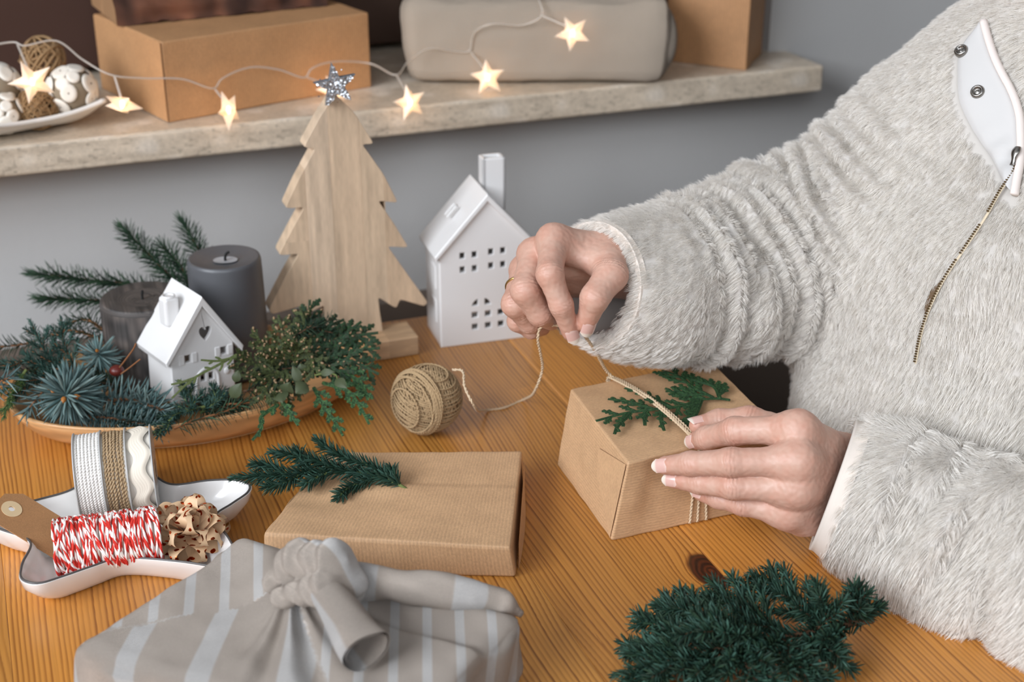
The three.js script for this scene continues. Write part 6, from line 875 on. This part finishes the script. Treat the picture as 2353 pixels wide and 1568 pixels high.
  const cr = chain(RS), cl = chain(LS), c1 = chain(TR), c2 = chain(TF), c3 = chain(TB);
  const axis = (ch) => v3(ch[0][0]).sub(v3(ch[1][0])).normalize();
  const aR = new THREE.Vector3(-0.935 * 0.77 - 0.26 * 0.63, 0.36 * 0.63, -0.355 * 0.77 + 0.89 * 0.63).normalize(), aL = axis(LS).add(new THREE.Vector3(-0.35, 0.12, 0.1)).normalize(), oR = v3([0.3888, 0.1401, -0.8731]), oL = v3(LS[0][0]);
  const inR = cap(v3(RS[0][0]).addScaledVector(aR, 0.02).toArray(), RS[2][0], 0.034, 0.037), inL = cap(v3(LS[0][0]).addScaledVector(aL, 0.03).toArray(), LS[1][0], 0.0325, 0.036);
  const jacketF = (x, y, z) => {
    let r = cr.d(x, y, z, 0.025);
    if (r < 0.02) { const s = cr.s(x, y, z), m = sstep(0.05, 0.1, s) * (1 - sstep(0.26, 0.36, s)); r += m * (0.0052 * Math.sin(s * 400 + 2.4 * noise(x * 14, y * 14, z * 14) + y * 40) + 0.002 * Math.sin(s * 210 + 30 * y)) + 0.003 * noise(x * 24, y * 24, z * 24); }
    r = Math.max(r, (x - oR.x) * aR.x + (y - oR.y) * aR.y + (z - oR.z) * aR.z); r = Math.max(r, -inR(x, y, z));
    let l = cl.d(x, y, z, 0.025);
    if (l < 0.02) { const s = cl.s(x, y, z); l += 0.0035 * noise(x * 20, y * 20, z * 20) + 0.009 * Math.exp(-((s - 0.066 - 0.25 * (y - 0.06)) ** 2) * 14000) * sstep(0.03, 0.06, y) + 0.012 * Math.exp(-((s - 0.108 + 0.35 * (y - 0.05)) ** 2) * 11000); }
    l = Math.max(l, (x - oL.x) * aL.x + (y - oL.y) * aL.y + (z - oL.z) * aL.z); l = Math.max(l, -inL(x, y, z));
    let d = smin(smin(c1.d(x, y, z, 0.05), c2.d(x, y, z, 0.05), 0.06), c3.d(x, y, z, 0.05), 0.08);
    d += 0.011 * noise(x * 9 + y * 4, y * 3, z * 10) + 0.0025 * noise(x * 26, y * 26, z * 26);
    d = smin(d, r, 0.03); d = smin(d, l, 0.012);
    if (x < 0.548) d = Math.max(d, 0.0035 - y); 
    return d;
  };
  const plush = std(0xc2bcb5, 0.95), jg = nets(jacketF, [0.33, -0.22, -1.1], [0.95, 0.42, -0.42], 0.0046);
  const jacket = part(t, 'jacket', jg, plush);
  const grad = (p) => { const e = 0.003, g = new THREE.Vector3(jacketF(p.x + e, p.y, p.z) - jacketF(p.x - e, p.y, p.z), jacketF(p.x, p.y + e, p.z) - jacketF(p.x, p.y - e, p.z), jacketF(p.x, p.y, p.z + e) - jacketF(p.x, p.y, p.z - e)); return g.normalize(); };
  const onCloth = (a, lift = 0) => { const p = v3(a).clone(); for (let i = 0; i < 12; i++) { const d = jacketF(p.x, p.y, p.z) - lift; p.addScaledVector(grad(p), -d * 0.8); } return p; };
  // smooth facing of the open collar with two snaps, zip and its gap
  const faceL = [[0.6649, 0.3194, -0.8203], [0.6492, 0.3054, -0.8195], [0.6374, 0.291, -0.8052], [0.6336, 0.2743, -0.7926], [0.6305, 0.2633, -0.7766], [0.6337, 0.2524, -0.7643], [0.6372, 0.2411, -0.7515], [0.6366, 0.2233, -0.7313]], faceR = [[0.6699, 0.318, -0.8178], [0.6652, 0.3063, -0.802], [0.6623, 0.2934, -0.7852], [0.6603, 0.2823, -0.7687], [0.6566, 0.2701, -0.7524], [0.6522, 0.2554, -0.741], [0.6447, 0.2382, -0.7296], [0.6394, 0.2169, -0.7213]];
  const fl = new THREE.CatmullRomCurve3(faceL.map((p) => v3(p))), fr = new THREE.CatmullRomCurve3(faceR.map((p) => v3(p))), lining = std(0xe2dfdb, 0.8);
  const facing = sheet(14, 34, (u, v) => { const p = fl.getPoint(v).lerp(fr.getPoint(v), u), e = Math.sin(u * Math.PI); return onCloth(p, 0.0015 + 0.0035 * Math.pow(e, 0.5) + 0.0018 * Math.sin(v * 40 + u * 5) * e * sstep(0.5, 0.9, v)).toArray(); }, 0.05, 0.15);
  part(jacket, 'collar_facing', facing, new THREE.MeshStandardMaterial({ color: 0xc9c6c3, roughness: 0.75, side: THREE.DoubleSide }), { label: 'smooth white facing inside the open collar' });
  const seam = []; for (let i = 0; i <= 12; i++) seam.push(onCloth(fr.getPoint(i / 12), 0.004)); part(jacket, 'collar_edge', tube(seam, 0.0032, 50, 8, false, { flat: 0.7 }), std(0xe8dcd4, 0.8));
  const steel = std(0x8f8b86, 0.28, { metalness: 1 });
  for (const a of [[0.6521, 0.299, -0.8152], [0.6496, 0.2754, -0.7871]]) { const c = onCloth(a, 0.005), n = grad(c), qn = new THREE.Quaternion().setFromUnitVectors(UPV, n); part(jacket, 'snap', lathe([[0, 0.0009], [0.0012, 0.0009], [0.0014, 0.0004], [0.0024, 0.0004], [0.0028, 0.002], [0.0038, 0.0023], [0.0047, 0.0013], [0.0049, -0.0006], [0.0046, -0.002]], 28).applyQuaternion(qn).translate(c.x, c.y, c.z), steel); }
  const zipPts = [[0.6469, 0.2515, -0.7353], [0.6399, 0.2369, -0.7308], [0.6341, 0.2179, -0.7297], [0.6283, 0.1975, -0.7278], [0.621, 0.1782, -0.727], [0.6136, 0.1628, -0.7282], [0.6075, 0.1453, -0.7279], [0.603, 0.1274, -0.7268], [0.5994, 0.1088, -0.7249]].map((p) => onCloth(p, 0.0035));
  part(jacket, 'zip_tape', tube(zipPts, (q) => 0.0012 * (1 - 0.3 * q), 90, 8, false, { flat: 0.6 }), std(0xd9c8ac, 0.8)); 
  const zc = new THREE.CatmullRomCurve3(zipPts), teeth = []; for (let i = 0; i < 90; i++) { const q = i / 90; if ((q > 0.3 && q < 0.36) || (q > 0.5 && q < 0.53)) continue; const p = zc.getPointAt(q), g = grad(p); p.addScaledVector(g, 0.0016); teeth.push(new THREE.BoxGeometry(0.0012, 0.0009, 0.0012).translate(p.x, p.y, p.z)); }
  part(jacket, 'zip_teeth', teeth, std(0x6b5636, 0.4, { metalness: 0.6 }), { kind: 'stuff' });
  { const g0 = onCloth([0.6125, 0.1628, -0.7286], 0.0022), g1 = onCloth([0.6105, 0.1535, -0.7307], 0.0026), g2 = onCloth([0.6085, 0.1406, -0.7311], 0.0022); part(jacket, 'zip_gap', tube([g0, g1, g2], (q) => 0.0006 + 0.0026 * Math.sin(q * 3.14), 20, 8, false, { flat: 0.35 }), std(0x6a553f, 0.9), { label: 'brown lining seen through the open zip' }); }
  { const a = onCloth([0.6457, 0.2528, -0.7364], 0.007), b = onCloth([0.6401, 0.2403, -0.7324], 0.006); part(jacket, 'zip_slider', [tube([a, a.clone().lerp(b, 0.5).addScaledVector(grad(a), 0.0015), b], (q) => 0.0024 + 0.0009 * Math.sin(q * 6.28), 20, 10, false, { flat: 0.5 })], steel); }
  // hems of the cuffs
  const hem = (o, a, ch, width, lift) => { // a flat band along the edge, turned in at the mouth
    const N = new THREE.Vector3().crossVectors(a, UPV).normalize(), B = new THREE.Vector3().crossVectors(N, a), p = new THREE.Vector3();
    return sheet(64, 8, (u, v) => {
      const s = u * Math.PI * 2, dir = N.clone().multiplyScalar(Math.cos(s)).addScaledVector(B, Math.sin(s)), back = v < 0.25 ? 0.0008 : (v - 0.25) / 0.75 * width; let lo = 0.008, hi = 0.085;
      for (let k = 0; k < 20; k++) { const m = (lo + hi) / 2; p.copy(o).addScaledVector(a, -Math.max(0.003, back)).addScaledVector(dir, m); ch(p.x, p.y, p.z) < 0 ? lo = m : hi = m; }
      p.copy(o).addScaledVector(a, 0.0006 - back).addScaledVector(dir, lo + lift - (v < 0.25 ? (0.25 - v) * 0.022 : 0)); if (p.x < 0.548) p.y = Math.max(p.y, 0.0012); return p.toArray();
    }, 0.3, width, null, true);
  };
  const hemMat = new THREE.MeshStandardMaterial({ color: 0xd9cec3, roughness: 0.85, side: THREE.DoubleSide });
  part(jacket, 'cuff_hem', hem(oR, aR, (x, y, z) => cr.d(x, y, z, 0.025), 0.005, 0.0004), hemMat); part(jacket, 'cuff_hem', hem(oL, aL, (x, y, z) => cl.d(x, y, z, 0.025), 0.0105, 0.0014), hemMat);
  // plush: tufts of fine hair over all of the cloth that can be seen
  const q = rng(505), strands = []; const tuft = (n, spread, seed) => { const z = rng(seed), pos = [], idx = []; for (let i = 0; i < n; i++) { const a = z() * 6.283, r = Math.sqrt(z()) * spread, x = Math.cos(a) * r, y = Math.sin(a) * r, L = 0.75 + 0.4 * z(), lx = 0.35 * (z() - 0.5) - x * 60, ly = 0.35 * (z() - 0.5), yw = z() * 3.14, w = 0.00014, c = Math.cos(yw) * w, s = Math.sin(yw) * w, b = pos.length / 3; for (const [k, ww] of [[0, 1], [0.4, 0.95], [0.75, 0.7], [1, 0.1]]) { const h = L * k * 0.0066, ox = x + lx * k * k * 0.0035, oy = y + (ly + 0.55) * k * k * 0.0055; pos.push(ox - c * ww, h, oy - s * ww, ox + c * ww, h, oy + s * ww); } for (let k = 0; k < 3; k++) { const A = b + k * 2; idx.push(A, A + 1, A + 3, A, A + 3, A + 2); } } return geoOf(pos, idx); };
  const tufts = [1, 2, 3].map((s) => tuft(18, 0.0032, s)), furMat = new THREE.MeshPhysicalMaterial({ color: 0xf6f2ed, roughness: 1, transmission: 0.4, thickness: 0, side: THREE.DoubleSide });
  const P = jg.attributes.position, I = jg.index.array, b0 = origin.get(t), tri = [], acc = []; let area = 0; const A = new THREE.Vector3(), B = new THREE.Vector3(), Cc = new THREE.Vector3(), n = new THREE.Vector3(), toC = new THREE.Vector3();
  const facePts = []; for (let i = 0; i <= 20; i++) for (let j = 0; j <= 4; j++) facePts.push(onCloth(fl.getPoint(i / 20).lerp(fr.getPoint(i / 20), j / 4), 0));
  for (let i = 0; i < I.length; i += 3) {
    A.fromBufferAttribute(P, I[i]); B.fromBufferAttribute(P, I[i + 1]); Cc.fromBufferAttribute(P, I[i + 2]); n.crossVectors(B.clone().sub(A), Cc.clone().sub(A)); const ar = n.length() / 2; n.normalize();
    toC.copy(A).add(b0); if (toC.x > 0.86 || toC.y < -0.12) continue; if (inR(toC.x, toC.y, toC.z) < 0.003 || inL(toC.x, toC.y, toC.z) < 0.003) continue; if ((toC.x - oL.x) * aL.x + (toC.y - oL.y) * aL.y + (toC.z - oL.z) * aL.z > -0.008 && cl.d(toC.x, toC.y, toC.z, 0.025) < 0.004 && toC.x < 0.52) continue;
    if (n.x > 0.55 && toC.x > 0.66) continue;
    area += ar; acc.push(area); tri.push(i);
  }
  const COUNT = 66000, bins = [[], [], []], tint = [[], [], []], M = new THREE.Matrix4(), X = new THREE.Vector3(), Y = new THREE.Vector3(), Z = new THREE.Vector3(), f = new THREE.Vector3(), cR = new THREE.CatmullRomCurve3(RS.map((p) => v3(p[0])));
  const nearest = (ch, p) => { let b = 9, k = 0; for (let i = 0; i < ch.length - 1; i++) { const m = Math.hypot((ch[i][0][0] + ch[i + 1][0][0]) / 2 - p.x, (ch[i][0][1] + ch[i + 1][0][1]) / 2 - p.y, (ch[i][0][2] + ch[i + 1][0][2]) / 2 - p.z); if (m < b) { b = m; k = i; } } return [k, b]; };
  for (let i = 0; i < COUNT; i++) {
    const x = q() * area; let lo = 0, hi = acc.length - 1; while (lo < hi) { const m = (lo + hi) >> 1; acc[m] < x ? lo = m + 1 : hi = m; }
    const k = tri[lo]; A.fromBufferAttribute(P, I[k]); B.fromBufferAttribute(P, I[k + 1]); Cc.fromBufferAttribute(P, I[k + 2]); let u = q(), v = q(); if (u + v > 1) { u = 1 - u; v = 1 - v; }
    const p = A.clone().multiplyScalar(1 - u - v).addScaledVector(B, u).addScaledVector(Cc, v), w = p.clone().add(b0);
    let near = false; for (const fp of facePts) if (fp.distanceToSquared(w) < 0.0052 * 0.0052) { near = true; break; } if (near) continue;
    n.copy(grad(w)); const r = cr.d(w.x, w.y, w.z, 0.025), l = cl.d(w.x, w.y, w.z, 0.025);
    f.set(-0.1, -1, 0.15); if (l < 0.02) { const [j] = nearest(LS, w); f.copy(v3(LS[j][0])).sub(v3(LS[j + 1][0])).normalize().multiplyScalar(0.5).add(new THREE.Vector3(0.1, -0.9, 0.3)); } else if (r < 0.02) { const [j] = nearest(RS, w); f.copy(v3(RS[j][0])).sub(v3(RS[j + 1][0])).normalize().multiplyScalar(0.9).add(new THREE.Vector3(0, -0.45, 0.1)); }
    f.x += 0.45 * noise(w.x * 22, w.y * 22, w.z * 22); f.y += 0.35 * noise(w.x * 22 + 9, w.y * 22, w.z * 22); f.z += 0.45 * noise(w.x * 22, w.y * 22 + 7, w.z * 22);
    f.addScaledVector(n, -f.dot(n)).normalize(); const lay = (l < 0.02 ? 1.0 : 0.8) + 0.5 * (q() - 0.5); Y.copy(n).addScaledVector(f, lay).normalize(); X.crossVectors(Y, f).normalize(); Z.crossVectors(X, Y);
    const s = (0.8 + 0.45 * q()) * (l < 0.02 ? 1.05 : 0.84); M.makeBasis(X.clone().multiplyScalar(s), Y.clone().multiplyScalar(s), Z.clone().multiplyScalar(s)); M.setPosition(p.x, p.y, p.z);
    const bn = Math.floor(q() * 3); bins[bn].push(M.clone()); tint[bn].push(0.93 + 0.09 * q());
  }
  const Cl = new THREE.Color();
  bins.forEach((list, bi) => { const im = new THREE.InstancedMesh(tufts[bi], furMat, list.length); list.forEach((m, i) => { im.setMatrixAt(i, m); im.setColorAt(i, Cl.setRGB(tint[bi][i], tint[bi][i] * 0.995, tint[bi][i] * 0.98)); }); im.name = 'plush_pile'; im.userData.kind = 'stuff'; im.castShadow = im.receiveShadow = true; jacket.add(im); });
  // dark trousers under the table edge
  const hipR = [S.be[0] + 0.02, -0.2, S.be[2] - 0.08], hipL = [S.be[0] + 0.05, -0.2, S.be[2] + 0.1], kR = [hipR[0] - 0.36, -0.2, hipR[2] - 0.04], kL = [hipL[0] - 0.36, -0.2, hipL[2] + 0.03];
  const legs = [cap(hipR, kR, 0.085, 0.062), cap(hipL, kL, 0.085, 0.062), cap(kR, [kR[0] + 0.02, -0.68, kR[2]], 0.06, 0.045), cap(kL, [kL[0] + 0.02, -0.68, kL[2]], 0.06, 0.045), cap(hipR, hipL, 0.09, 0.09)];
  part(t, 'trousers', nets((x, y, z) => { let d = 1; for (const g of legs) d = smin(d, g(x, y, z), 0.03); return Math.max(d, -0.745 - y); }, [0.2, -0.75, -1.15], [0.95, -0.08, -0.45], 0.012), std(0x5c5550, 0.9));
}

renderer.render(scene, camera);
